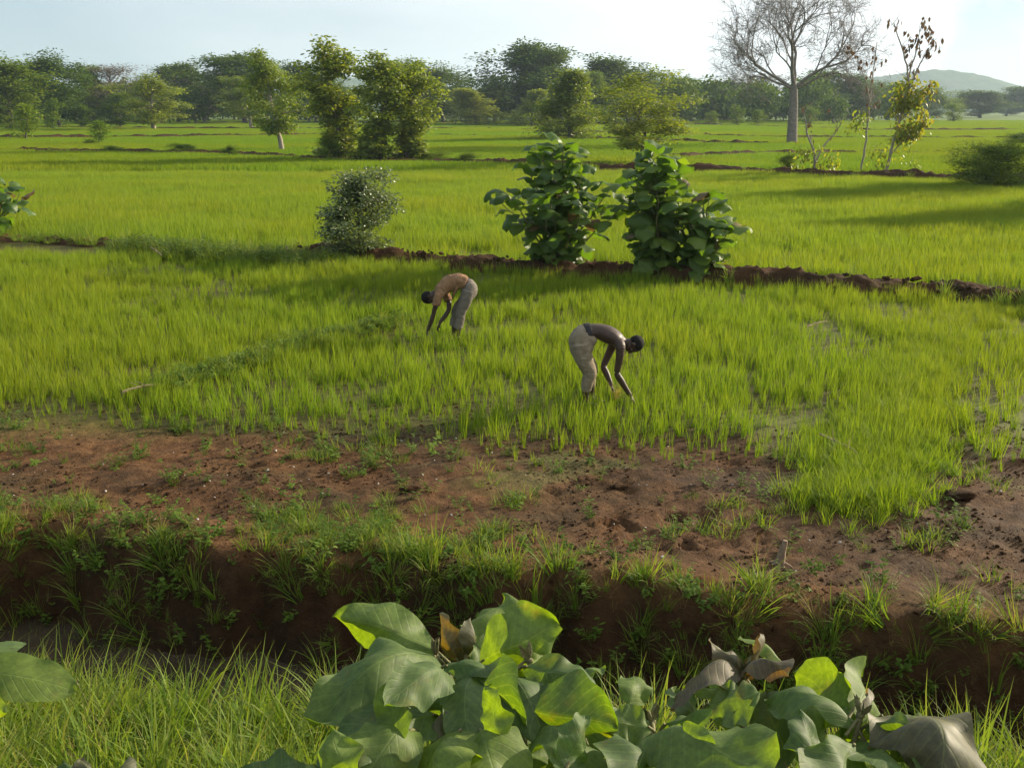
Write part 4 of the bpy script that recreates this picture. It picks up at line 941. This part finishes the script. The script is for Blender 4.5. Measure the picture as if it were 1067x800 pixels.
def person_right():
    g = G(611, 423); z0 = float(height(g[0], g[1]))
    t = thing('person', 'shirtless person in loose khaki trousers bending right over the rice', 'person', (g[0], g[1], z0))
    b = MB(); hc = (.615, 0, .855); up = (.96, 0, -.18); fc = (.0, -.10, -1)
    ell_loft(b, interp_rings([(-.13, 0, .84, .10, .09), (-.09, 0, .92, .165, .125), (.00, 0, 1.0, .145, .110), (.12, 0, 1.03, .130, .100), (.26, 0, .99, .160, .118), (.38, 0, .93, .165, .105), (.45, 0, .895, .10, .075), (.50, 0, .88, .058, .058), (.56, 0, .868, .055, .056)], 4))
    # legs: near leg (y<0) and far leg
    for y, kx, ax in ((-.10, .045, -.01), (.12, .075, .075)):
        limb(b, [(-.08, y * .85, .90, .095), (-.04, y, .74, .086), (kx, y, .49, .058), (kx - .01, y, .40, .055), (ax - .01, y, .28, .053), (ax, y, .12, .036), (ax, y, .05, .036)])
        foot(b, (ax, y, .085), (1, -.1 if y < 0 else .15))
    # shoulders and arms
    sh = [(.40, -.10, .90, .070), (.42, -.185, .86, .060), (.415, -.20, .75, .050), (.40, -.19, .62, .042), (.385, -.185, .50, .038), (.44, -.18, .40, .040), (.52, -.17, .27, .031), (.575, -.165, .185, .025)]
    global LIMB; LIMB = 1.14; limb(b, sh); LIMB = 1.0; hand(b, (.575, -.165, .19), (.5, .1, -.85), (-.8, .2, -.4), 1, .5)
    sh = [(.38, .10, .90, .068), (.37, .17, .85, .060), (.33, .185, .74, .050), (.27, .17, .60, .042), (.235, .14, .51, .038), (.27, .09, .43, .039), (.315, .03, .33, .030), (.335, .00, .275, .025)]
    LIMB = 1.14; limb(b, sh); LIMB = 1.0; hand(b, (.335, 0, .28), (.35, -.25, -.85), (.7, -.2, -.2), -1, .9)
    # shoulder blades, spine, muscles
    for q in (-1, 1): ball(b, (.33, q * .085, 1.0), (.075, .05, .05)); ball(b, (.10, q * .05, 1.08), (.10, .03, .04))
    head(b, hc, up, fc)
    link('body', remeshed(b, 'body', M['skin'], .0065, 4), t)
    link('hair', hairmesh(hc, up, fc), t)
    c = MB()
    ell_loft(c, interp_rings([(.02, 0, 1.02, .150, .118), (-.05, 0, .985, .175, .142), (-.11, 0, .91, .185, .140), (-.10, 0, .80, .185, .135), (-.07, 0, .70, .18, .125)], 4))
    for y, kx, ax in ((-.10, .045, .0), (.12, .075, .065)):
        limb(c, [(-.09, y * .9, .88, .130), (-.06, y, .70, .122), (kx - .02, y, .50, .098), (kx - .03, y, .40, .088), (ax - .01, y, .30, .076), (ax, y, .235, .066)], 16)
    for q in (-1, 1): ball(c, (-.04, q * .085, .86), (.125, .115, .15)); ball(c, (.02, q * .075, .93), (.10, .10, .10))
    link('trousers', remeshed(c, 'trousers', M['khaki'], .009, 5, folds(4, .024)), t)
    p = MB(); ell_loft(p, interp_rings([(.055, 0, 1.03, .150, .114), (.02, 0, 1.022, .157, .124), (-.015, 0, 1.008, .164, .131)], 4)); link('waistband', remeshed(p, 'waistband', M['patch'], .009, 3), t)
    # seedlings in the far hand
    r = np.random.default_rng(3); m = MB(); blades(m, r, 60, .025, .27, .3, .008, 1.1, 4)
    o = link('seedling_bunch', m.mesh('seedling_bunch', M['drygrass'])); tag(o, 'small bunch of pulled seedlings held by the shirtless person', 'seedlings')
    o.location = (g[0] + .36, g[1] - .06, z0 + .13)
    o.rotation_euler = (.4, .5, 0)
person_right()

def person_left():
    g = G(476, 356); z0 = float(height(g[0], g[1]))
    t = thing('person', 'person in faded orange shirt and grey trousers stooping left over the rice', 'person', (g[0], g[1], z0))
    b = MB(); hc = (-.455, -.02, .775); up = (-.80, 0, -.52); fc = (-.3, -.2, -1)
    ell_loft(b, interp_rings([(.27, 0, .86, .10, .09), (.22, 0, .94, .165, .125), (.13, 0, 1.02, .145, .11), (.02, 0, 1.05, .132, .102), (-.12, 0, 1.0, .160, .118), (-.24, 0, .91, .165, .105), (-.31, 0, .86, .10, .075), (-.36, 0, .84, .058, .058), (-.42, 0, .81, .055, .056)], 4))
    for y, kx, ax in ((-.10, .08, .01), (.13, .0, -.07)):
        limb(b, [(.22, y * .85, .90, .095), (.16, y, .74, .086), (kx, y, .52, .060), (kx - .01, y, .43, .056), (ax + .03, y, .30, .055), (ax + .01, y, .13, .037), (ax, y, .05, .037)])
        foot(b, (ax, y, .085), (-1, -.1 if y < 0 else .1))
    limb(b, [(-.26, -.10, .88, .070), (-.29, -.18, .83, .060), (-.32, -.195, .72, .050), (-.36, -.19, .60, .042), (-.38, -.185, .52, .038), (-.41, -.18, .42, .040), (-.46, -.17, .29, .031), (-.485, -.165, .22, .025)])
    hand(b, (-.485, -.165, .225), (-.25, .05, -.95), (.8, .2, -.3), -1, .5)
    limb(b, [(-.22, .10, .88, .068), (-.20, .16, .82, .060), (-.15, .16, .71, .050), (-.13, .11, .60, .042), (-.14, .06, .53, .038), (-.20, .0, .44, .038), (-.27, -.04, .36, .030), (-.295, -.06, .31, .025)])
    hand(b, (-.295, -.06, .315), (-.3, -.1, -.9), (.6, -.3, -.3), 1, .8)
    head(b, hc, up, fc); link('body', remeshed(b, 'body', M['skin'], .0065, 4), t); link('hair', hairmesh(hc, up, fc), t)
    s = MB(); ell_loft(s, interp_rings([(.17, 0, 1.015, .160, .122), (.12, 0, 1.03, .160, .128), (.02, 0, 1.055, .150, .122), (-.12, 0, 1.005, .178, .137), (-.235, 0, .92, .185, .122), (-.30, 0, .872, .12, .09), (-.325, 0, .858, .085, .075)], 4))
    limb(s, [(-.24, -.10, .89, .090), (-.285, -.18, .835, .080), (-.315, -.195, .74, .074), (-.335, -.195, .67, .074)]); limb(s, [(-.22, .10, .89, .088), (-.20, .16, .82, .078), (-.16, .165, .73, .072), (-.145, .15, .68, .072)])
    # loose shirt front hanging under the belly
    ell_loft(s, interp_rings([(.05, 0, 1.0, .13, .05), (-.02, -.02, .88, .12, .035), (-.05, -.03, .80, .09, .018), (-.06, -.03, .74, .05, .010)], 4))
    link('shirt', remeshed(s, 'shirt', M['shirt'], .008, 4, folds(8, .045, 16, 14)), t)
    c = MB(); ell_loft(c, interp_rings([(.155, 0, 1.0, .150, .115), (.20, 0, .96, .175, .138), (.235, 0, .90, .182, .135), (.20, 0, .80, .17, .12)], 4))
    for y, kx, ax in ((-.10, .08, .01), (.13, .0, -.07)):
        limb(c, [(.215, y * .9, .90, .115), (.165, y, .74, .108), (kx, y, .53, .090), (kx - .01, y, .42, .082), (ax + .03, y, .31, .082), (ax + .025, y, .25, .082)], 16)
    link('trousers', remeshed(c, 'trousers', M['greycloth'], .009, 5, folds(6, .016)), t)
person_left()

# ------------------------------------------------------------------ foreground big-leaf saplings
def fg_plant(label, root, stems, lv, seed, calm=1.0, name='big_leaf_sapling'):
    """stems: polylines of (px,py,depth); lv: (base px,py,dep, tip px,py,dep, width m, roll, droop, fold, kind)"""
    r = np.random.default_rng(seed); ox, oy = root; oz = float(height(ox, oy)); O = np.array([ox, oy, oz])
    t = thing(name, label, 'plant', (ox, oy, oz)); st = MB()
    for s in stems:
        P = np.array([np.array([0, 0, -.05]) if q is None else PD(*q) - O for q in s]); tt = np.linspace(0, len(P) - 1, 6 * (len(P) - 1) + 1)
        Q = interp_rings(P, 6); tube(st, Q, np.linspace(.020, .008, len(Q)), 9)
        for q in Q[6::6]: ball(st, q, (.012, .012, .010))
        # bud at the tip
        leaves(st, np.repeat(Q[-1:], 4, 0), norm(r.normal(0, .35, (4, 3)) + [0, 0, 1]), r.normal(0, 1, (4, 3)), .07, .022, 4, 2, .3, .5, rng=r)
    lfs = {'g': MB(), 'd': MB()}; 
    for (b, tp, W, nrm, droop, fold, kind) in lv:
        B = PD(*b) - O; T = PD(*tp) - O; ch = T - B; Ld = np.linalg.norm(ch)
        # start direction so that the drooping arc ends near the tip
        L = Ld * (1 + droop ** 2 / 24) * (1 if T[2] > B[2] - .06 else .90); n0 = np.array(nrm, float) + r.normal(0, .22, 3); d0 = norm(ch); n0 = norm(n0 - d0 * np.dot(n0, d0)); a = droop / 2
        D = norm(d0 * math.cos(a) + n0 * math.sin(a)); Nn = norm(n0 * math.cos(a) - d0 * math.sin(a))
        leaves(lfs[kind], B, D, Nn, L, W * (.80 if T[2] > B[2] - .06 else .66), 26, 16, droop * r.uniform(.9, 1.45), fold * r.uniform(1, 2.6) * calm, .10 * calm, rnd=np.array([r.random()]), peak=r.uniform(.42, .52), sharp=r.uniform(.5, .62), vein=.002, twist=1.1 * calm, buckle=.095 * calm, rag=.16 * calm)
        tube(st, [B - D * .05 - [0, 0, .02], B, B + D * .02], [.006, .005, .004], 7)
    ns_ = 9 * len(stems) if len(stems) > 1 else 0
    for q in range(ns_):      # young leaves between the large ones
        P = PD(*stems[q % len(stems)][-1]) - O; P = P + np.array([r.normal(0, .10), r.normal(0, .08), -r.uniform(.0, .42)]); a = r.random() * 6.283
        d_ = np.array([math.cos(a), math.sin(a), r.uniform(-.1, .7)]); leaves(lfs['g'], P, d_, np.array([0, -.4, 1]) + r.normal(0, .5, 3), r.uniform(.12, .24), r.uniform(.07, .14), 14, 10, r.uniform(.6, 1.8), r.uniform(.1, .8), .12, rnd=np.array([.55 + .45 * r.random()]), peak=.48, sharp=.55, twist=1.2, buckle=.09, rag=.15)
    link('stem', st.mesh('stem', M['stem']), t)
    if lfs['g'].n: link('foliage', lfs['g'].mesh('foliage', M['teakbig']), t)
    if lfs['d'].n: link('withered_leaves', lfs['d'].mesh('withered_leaves', M['teakdry']), t)
UPc = (0, -.55, 1)      # leaf face up and a little to the road
A_LV = [
    ((455, 684, 3.5), (322, 728, 3.1), .36, (-.1, -.5, 1), .9, .15, 'g'),
    ((455, 678, 3.6), (348, 640, 3.7), .24, (.35, -.6, .9), .6, .3, 'g'),
    ((440, 690, 3.7), (398, 640, 3.8), .13, (.5, -.6, .5), .8, .3, 'g'),
    ((500, 690, 3.6), (585, 652, 3.6), .30, (.15, -.8, .8), .8, .2, 'g'),
    ((495, 690, 3.7), (530, 618, 4.0), .26, (.2, -.9, .3), .5, .1, 'g'),
    ((478, 690, 3.7), (462, 640, 3.8), .12, (-.4, -.6, .3), 1.6, .5, 'd'),
    ((482, 692, 3.7), (494, 644, 3.7), .11, (.5, -.6, .3), 1.6, .5, 'd'),
    ((545, 690, 3.5), (582, 690, 3.6), .13, (.1, -.5, 1), .8, .3, 'g'),
    ((545, 694, 3.4), (622, 722, 3.3), .18, (.2, -.7, .8), 1.2, .5, 'g'),
    ((590, 720, 3.5), (628, 688, 3.6), .14, (-.4, -.6, .5), .8, .3, 'g'),
    ((462, 694, 3.4), (528, 702, 3.3), .10, (0, -.5, 1), .9, .3, 'g'),
    ((470, 705, 3.3), (400, 740, 3.0), .20, (-.3, -.6, 1), 1.2, .25, 'g'),
    ((455, 745, 3.2), (330, 790, 2.9), .30, (-.3, -.6, 1), 1.0, .15, 'g'),
    ((430, 760, 3.1), (360, 840, 2.8), .28, (-.3, -.6, 1), 1.0, .15, 'g'),
    ((500, 700, 3.4), (480, 770, 3.0), .20, (-.2, -.7, .9), 1.2, .25, 'g'),
    ((480, 700, 3.5), (545, 745, 3.1), .26, (.1, -.7, .9), 1.1, .2, 'g'),
    ((520, 710, 3.4), (575, 760, 3.1), .25, (.2, -.7, .9), 1.2, .25, 'g'),
    ((540, 735, 3.3), (640, 760, 3.1), .26, (.2, -.7, .9), 1.0, .25, 'g'),
    ((560, 760, 3.2), (650, 830, 2.9), .30, (.2, -.6, 1), 1.0, .2, 'g'),
    ((480, 760, 3.1), (440, 850, 2.8), .28, (0, -.7, .9), 1.1, .2, 'g'),
    ((500, 760, 3.1), (530, 850, 2.8), .30, (.1, -.7, .9), 1.1, .2, 'g'),
    ((430, 720, 3.3), (350, 748, 3.2), .20, (-.3, -.6, 1), 1.2, .25, 'g'),
    ((400, 800, 3.0), (300, 830, 2.8), .26, (-.3, -.6, 1), 1.2, .25, 'g'),
    ((330, 830, 2.9), (250, 795, 3.0), .22, (-.3, -.6, 1), .9, .2, 'g'),
    ((610, 770, 3.3), (580, 720, 3.5), .16, (-.2, -.8, .6), .8, .25, 'g'),
    ((470, 740, 3.3), (420, 700, 3.6), .15, (-.2, -.8, .6), .9, .25, 'g'),
    ((510, 770, 3.2), (540, 720, 3.4), .16, (.2, -.8, .4), .9, .3, 'g'),
    ((450, 775, 3.1), (500, 740, 3.2), .14, (.4, -.8, .4), 1.1, .4, 'd'),
    ((420, 772, 3.0), (402, 712, 3.1), .15, (-.3, -1, .1), .5, .2, 'g'),
    ((522, 770, 3.0), (505, 715, 3.05), .13, (-.2, -1, .1), .5, .2, 'g'),
    ((590, 800, 2.95), (612, 742, 3.05), .15, (.1, -1, .1), .5, .2, 'g'),
    ((372, 815, 2.8), (345, 762, 2.9), .15, (-.3, -1, .1), .6, .2, 'g'),
]
fg_plant('wide leafed plant in the foreground left of centre, topped by a round sunlit leaf', (-.15, 3.1),
         [[None, (470, 900, 3.2), (480, 780, 3.4), (486, 680, 3.7)], [None, (540, 900, 3.2), (545, 790, 3.4), (552, 688, 3.5)], [None, (420, 900, 3.1), (430, 780, 3.2), (455, 684, 3.5)], [None, (600, 900, 3.2), (600, 800, 3.3), (605, 725, 3.5)]], A_LV, 5)
B_LV = [
    ((680, 760, 3.3), (622, 752, 3.3), .17, (-.3, -.5, 1), 1.2, .35, 'g'),
    ((684, 765, 3.2), (805, 812, 2.8), .40, (.1, -.6, 1), .8, .15, 'g'),
    ((690, 757, 3.3), (742, 742, 3.2), .12, (0, -.4, 1), 1.0, .6, 'g'),
    ((735, 735, 3.5), (790, 722, 3.4), .26, (0, -.6, 1), .9, .15, 'g'),
    ((715, 762, 3.5), (712, 710, 3.8), .16, (-.2, -.9, .3), .5, .15, 'g'),
    ((772, 700, 3.7), (690, 722, 3.5), .20, (-.2, -.3, 1), 1.3, .5, 'd'),
    ((775, 704, 3.7), (740, 668, 3.8), .12, (-.3, -.5, .8), 1.5, .5, 'd'),
    ((772, 706, 3.7), (822, 696, 3.5), .18, (.1, -.2, 1), 1.7, .4, 'd'),
    ((778, 706, 3.7), (792, 660, 3.8), .10, (.2, -.8, .3), 1.2, .4, 'd'),
    ((893, 757, 3.3), (795, 722, 3.5), .24, (-.1, -.35, 1), 1.3, .2, 'g'),
    ((888, 740, 3.4), (905, 694, 3.9), .26, (-.1, -.9, .5), .5, .1, 'g'),
    ((885, 752, 3.5), (830, 700, 3.8), .28, (-.1, -.9, .5), .5, .1, 'g'),
    ((820, 800, 3.4), (800, 722, 3.7), .30, (0, -1, .2), .3, .1, 'g'),
    ((840, 800, 3.4), (860, 740, 3.6), .26, (0, -1, .2), .3, .1, 'g'),
    ((900, 757, 3.3), (945, 752, 3.2), .12, (.1, -.5, 1), .9, .6, 'g'),
    ((897, 765, 3.4), (870, 735, 3.5), .14, (-.3, -.8, .4), .8, .3, 'g'),
    ((915, 748, 3.4), (1008, 806, 3.0), .40, (.3, -.45, .8), 1.9, .25, 'd'),
    ((895, 770, 3.3), (960, 830, 3.0), .24, (.2, -.6, 1), .9, .25, 'g'),
    ((890, 775, 3.2), (850, 850, 2.9), .26, (0, -.7, 1), 1.0, .2, 'g'),
    ((680, 775, 3.2), (640, 830, 2.9), .26, (-.2, -.7, 1), 1.0, .2, 'g'),
    ((682, 775, 3.2), (720, 850, 2.9), .26, (0, -.7, 1), 1.0, .2, 'g'),
    ((780, 790, 3.3), (760, 860, 3.0), .28, (0, -.7, 1), 1.0, .2, 'g'),
    ((735, 815, 3.0), (715, 752, 3.1), .16, (-.1, -1, .1), .5, .2, 'g'),
    ((852, 812, 3.0), (832, 742, 3.2), .19, (.1, -1, .1), .5, .2, 'g'),
    ((893, 750, 3.3), (900, 722, 3.5), .05, (.3, -.6, .8), 1.6, .6, 'd'),
]
fg_plant('wide leafed plant in the foreground right of centre with grey drooping leaves', (1.05, 3.0),
         [[None, (682, 900, 3.2), (682, 810, 3.2), (680, 752, 3.4)], [None, (780, 900, 3.3), (776, 790, 3.5), (775, 700, 3.7)], [None, (880, 900, 3.2), (885, 800, 3.3), (897, 745, 3.3)]], B_LV, 9)
C_LV = [
    ((-30, 700, 3.0), (80, 718, 3.0), .19, (0, -.75, .9), .8, .12, 'g'),
    ((-25, 690, 3.1), (25, 668, 3.3), .12, (0, -.7, .9), .8, .2, 'g'),
    ((-30, 715, 3.0), (12, 742, 2.8), .13, (0, -.7, .9), .9, .2, 'g'),
    ((-30, 690, 3.1), (-130, 700, 3.1), .22, (0, -.7, .9), .9, .2, 'g'),
    ((-30, 760, 3.0), (-90, 830, 2.8), .22, (0, -.7, .9), .9, .2, 'g'),
]
fg_plant('wide leafed plant at the left edge with one smooth pale green leaf', (-1.65, 3.0), [[None, (-40, 850, 3.0), (-30, 690, 3.1)]], C_LV, 11, .35)
fg_plant('low plant at the bottom left with brown curled leaf tips', (-1.1, 2.6), [[None, (100, 900, 2.8), (102, 840, 2.9)]],
         [((105, 830, 2.9), (60, 792, 3.0), .13, (-.2, -.7, .8), .9, .3, 'g'), ((105, 830, 2.9), (85, 786, 2.95), .09, (-.2, -.7, .8), 1.1, .4, 'd'), ((110, 835, 2.9), (135, 782, 3.0), .12, (.3, -.8, .5), .9, .4, 'd'), ((105, 840, 2.9), (180, 860, 2.7), .2, (.1, -.6, 1), .9, .2, 'g')], 13)

# ------------------------------------------------------------------ hills
def hill(name, label, pts, dist, depth, seed):
    """pts: skyline in photo px; a rounded ridge of real depth"""
    P = np.array([PD(a, b, 1.0) for a, b in pts]); sc_ = dist / P[:, 1]; Xk = P[:, 0] * sc_; Zk = HC + (P[:, 2] - HC) * sc_
    x = np.linspace(Xk[0], Xk[-1], 160); ridge = np.interp(x, Xk, Zk); ridge = np.convolve(np.pad(ridge, 5, 'edge'), np.ones(11) / 11, 'valid')
    q = np.linspace(-1, 1, 40); Xg, Q = np.meshgrid(x, q); Yg = dist + Q * depth; pr = np.cos(Q * math.pi / 2) ** 1.3
    Zg = (ridge[None] + 3) * pr * (.93 + .14 * fbm(Xg * .02, Yg * .02, seed, 5)) + (fbm(Xg * .08, Yg * .08, seed + 2, 3) - .5) * 5 * pr - 3
    mb = MB(); n, m = Xg.shape; i = np.arange(n - 1)[:, None] * m; j = np.arange(m - 1)[None]
    mb.add(np.stack([Xg, Yg, Zg], -1).reshape(-1, 3), np.stack([i + j, i + j + 1, i + m + j + 1, i + m + j], -1).reshape(-1, 4)); o = link(name, mb.mesh(name, M['hill'])); tag(o, label, 'hill', kind='structure')
hill('hill', 'blue hazy wooded hill on the right horizon', [(820, 112), (860, 96), (900, 84), (950, 75), (990, 74), (1020, 79), (1045, 88), (1080, 97), (1180, 108), (1260, 113)], 2300, 240, 3)
hill('hill', 'lower wooded rise in front of the blue hill', [(900, 112), (950, 101), (990, 99), (1040, 102), (1090, 92), (1160, 95), (1300, 108)], 1300, 150, 5)
hill('hill', 'faint blue hill showing over the trees at the left', [(130, 113), (180, 88), (225, 72), (255, 76), (290, 68), (340, 76), (420, 92), (500, 104)], 2400, 200, 7)
hill('hill', 'faint low hill behind the middle of the wood', [(500, 108), (600, 88), (660, 73), (700, 80), (760, 92), (840, 106)], 2450, 180, 9)
hill('hill', 'low wooded rise closing the horizon', [(-500, 106), (-200, 98), (100, 100), (400, 99), (700, 101), (900, 103), (1100, 104), (1400, 100)], 1700, 140, 11)

# ------------------------------------------------------------------ haze
import bmesh
me = bpy.data.meshes.new('haze'); b = bmesh.new(); bmesh.ops.create_cube(b, size=1); b.to_mesh(me); b.free()
hz = link('haze', me); hz.scale = (6400, 3150, 150); hz.location = (0, 3150 / 2 - 80, 75 - 2.2); tag(hz, 'thin pale haze over the whole plain', 'haze', kind='stuff')
hm = bpy.data.materials.new('haze'); hm.use_nodes = True; nt = hm.node_tree; nt.nodes.clear(); out = nt.nodes.new('ShaderNodeOutputMaterial'); pv = nt.nodes.new('ShaderNodeVolumePrincipled')
pv.inputs['Color'].default_value = (.62, .77, .93, 1); pv.inputs['Density'].default_value = .00018; pv.inputs['Anisotropy'].default_value = .3
nt.links.new(pv.outputs[0], out.inputs['Volume']); me.materials.append(hm)

# ------------------------------------------------------------------ sky and sun
AZ, EL = R(60), R(19)
w = bpy.data.worlds.new('World'); sc.world = w; w.use_nodes = True; nt = w.node_tree; nt.nodes.clear()
N = nt.nodes.new; Lk = nt.links.new
out = N('ShaderNodeOutputWorld'); bg = N('ShaderNodeBackground'); bg.inputs['Strength'].default_value = 0.05
sky = N('ShaderNodeTexSky'); sky.sky_type = 'NISHITA'; sky.sun_disc = False; sky.sun_elevation = EL; sky.sun_rotation = AZ; sky.dust_density = 1.0; sky.ozone_density = 3.0; sky.air_density = 1.0
tc = N('ShaderNodeTexCoord'); mp = N('ShaderNodeMapping'); mp.inputs['Scale'].default_value = (1, 1, 3.5); Lk(tc.outputs['Generated'], mp.inputs[0])
ns = N('ShaderNodeTexNoise'); ns.inputs['Scale'].default_value = 1.6; ns.inputs['Detail'].default_value = 6; ns.inputs['Roughness'].default_value = .5; Lk(mp.outputs[0], ns.inputs['Vector'])
sx = N('ShaderNodeSeparateXYZ'); Lk(tc.outputs['Generated'], sx.inputs[0])
def mth(op, a, b_=None, cl=False):
    n_ = N('ShaderNodeMath'); n_.operation = op; n_.use_clamp = cl
    for i_, x_ in enumerate((a, b_)):
        if x_ is None: continue
        if isinstance(x_, (int, float)): n_.inputs[i_].default_value = x_
        else: Lk(x_, n_.inputs[i_])
    return n_.outputs[0]
cov = mth('ADD', mth('MULTIPLY', sx.outputs[0], .55), ns.outputs[0])          # more cloud towards the sun side
cf = mth('MULTIPLY', mth('SUBTRACT', cov, .30), 2.4, True)
mix = N('ShaderNodeMix'); mix.data_type = 'RGBA'; mix.inputs[7].default_value = (10.6, 10.9, 11.2, 1)
clr = N('ShaderNodeMix'); clr.data_type = 'RGBA'; clr.inputs[0].default_value = .62; clr.inputs[7].default_value = (6.2, 7.8, 8.9, 1); Lk(sky.outputs[0], clr.inputs[6])
gap_d = ray(1062, 48); gap_d = gap_d / np.linalg.norm(gap_d)
vm = N('ShaderNodeVectorMath'); vm.operation = 'DOT_PRODUCT'; Lk(tc.outputs['Generated'], vm.inputs[0]); vm.inputs[1].default_value = tuple(gap_d)
n2 = N('ShaderNodeTexNoise'); n2.inputs['Scale'].default_value = 14; n2.inputs['Detail'].default_value = 5; Lk(tc.outputs['Generated'], n2.inputs['Vector'])
gp = mth('MULTIPLY', mth('SUBTRACT', mth('ADD', vm.outputs['Value'], mth('MULTIPLY', mth('SUBTRACT', n2.outputs[0], .5), .006)), math.cos(R(3.6))), 900, True)
cf = mth('MULTIPLY', cf, mth('SUBTRACT', 1.0, mth('MULTIPLY', gp, .97)))
Lk(cf, mix.inputs[0]); Lk(clr.outputs[2], mix.inputs[6]); Lk(mix.outputs[2], bg.inputs['Color']); Lk(bg.outputs[0], out.inputs['Surface'])

sl = bpy.data.lights.new('sun', 'SUN'); sl.energy = 5.0; sl.angle = R(.53); sl.color = (1, .86, .64); so = bpy.data.objects.new('sun', sl); C.objects.link(so)
sd = Vector((math.sin(AZ) * math.cos(EL), math.cos(AZ) * math.cos(EL), math.sin(EL))); so.rotation_euler = sd.to_track_quat('Z', 'Y').to_euler(); so.location = (30, 20, 30)

cam = bpy.data.cameras.new('camera'); co = bpy.data.objects.new('camera', cam); C.objects.link(co); sc.camera = co
cam.sensor_width = 36; cam.lens = 36 * FPX / 1067; cam.clip_end = 5000; cam.clip_start = .05
co.location = (0, 0, HC); co.rotation_euler = (R(90) - PITCH, 0, 0)
vs = sc.view_settings; vs.view_transform = 'Standard'; vs.look = 'None'; vs.exposure = 1.05; vs.gamma = 1; vs.use_curve_mapping = False
cy = sc.cycles; cy.max_bounces = 7; cy.diffuse_bounces = 3; cy.glossy_bounces = 2; cy.transmission_bounces = 4; cy.volume_bounces = 1; cy.transparent_max_bounces = 8
cy.use_denoising = True
try: cy.denoiser = 'OPENIMAGEDENOISE'
except Exception: pass
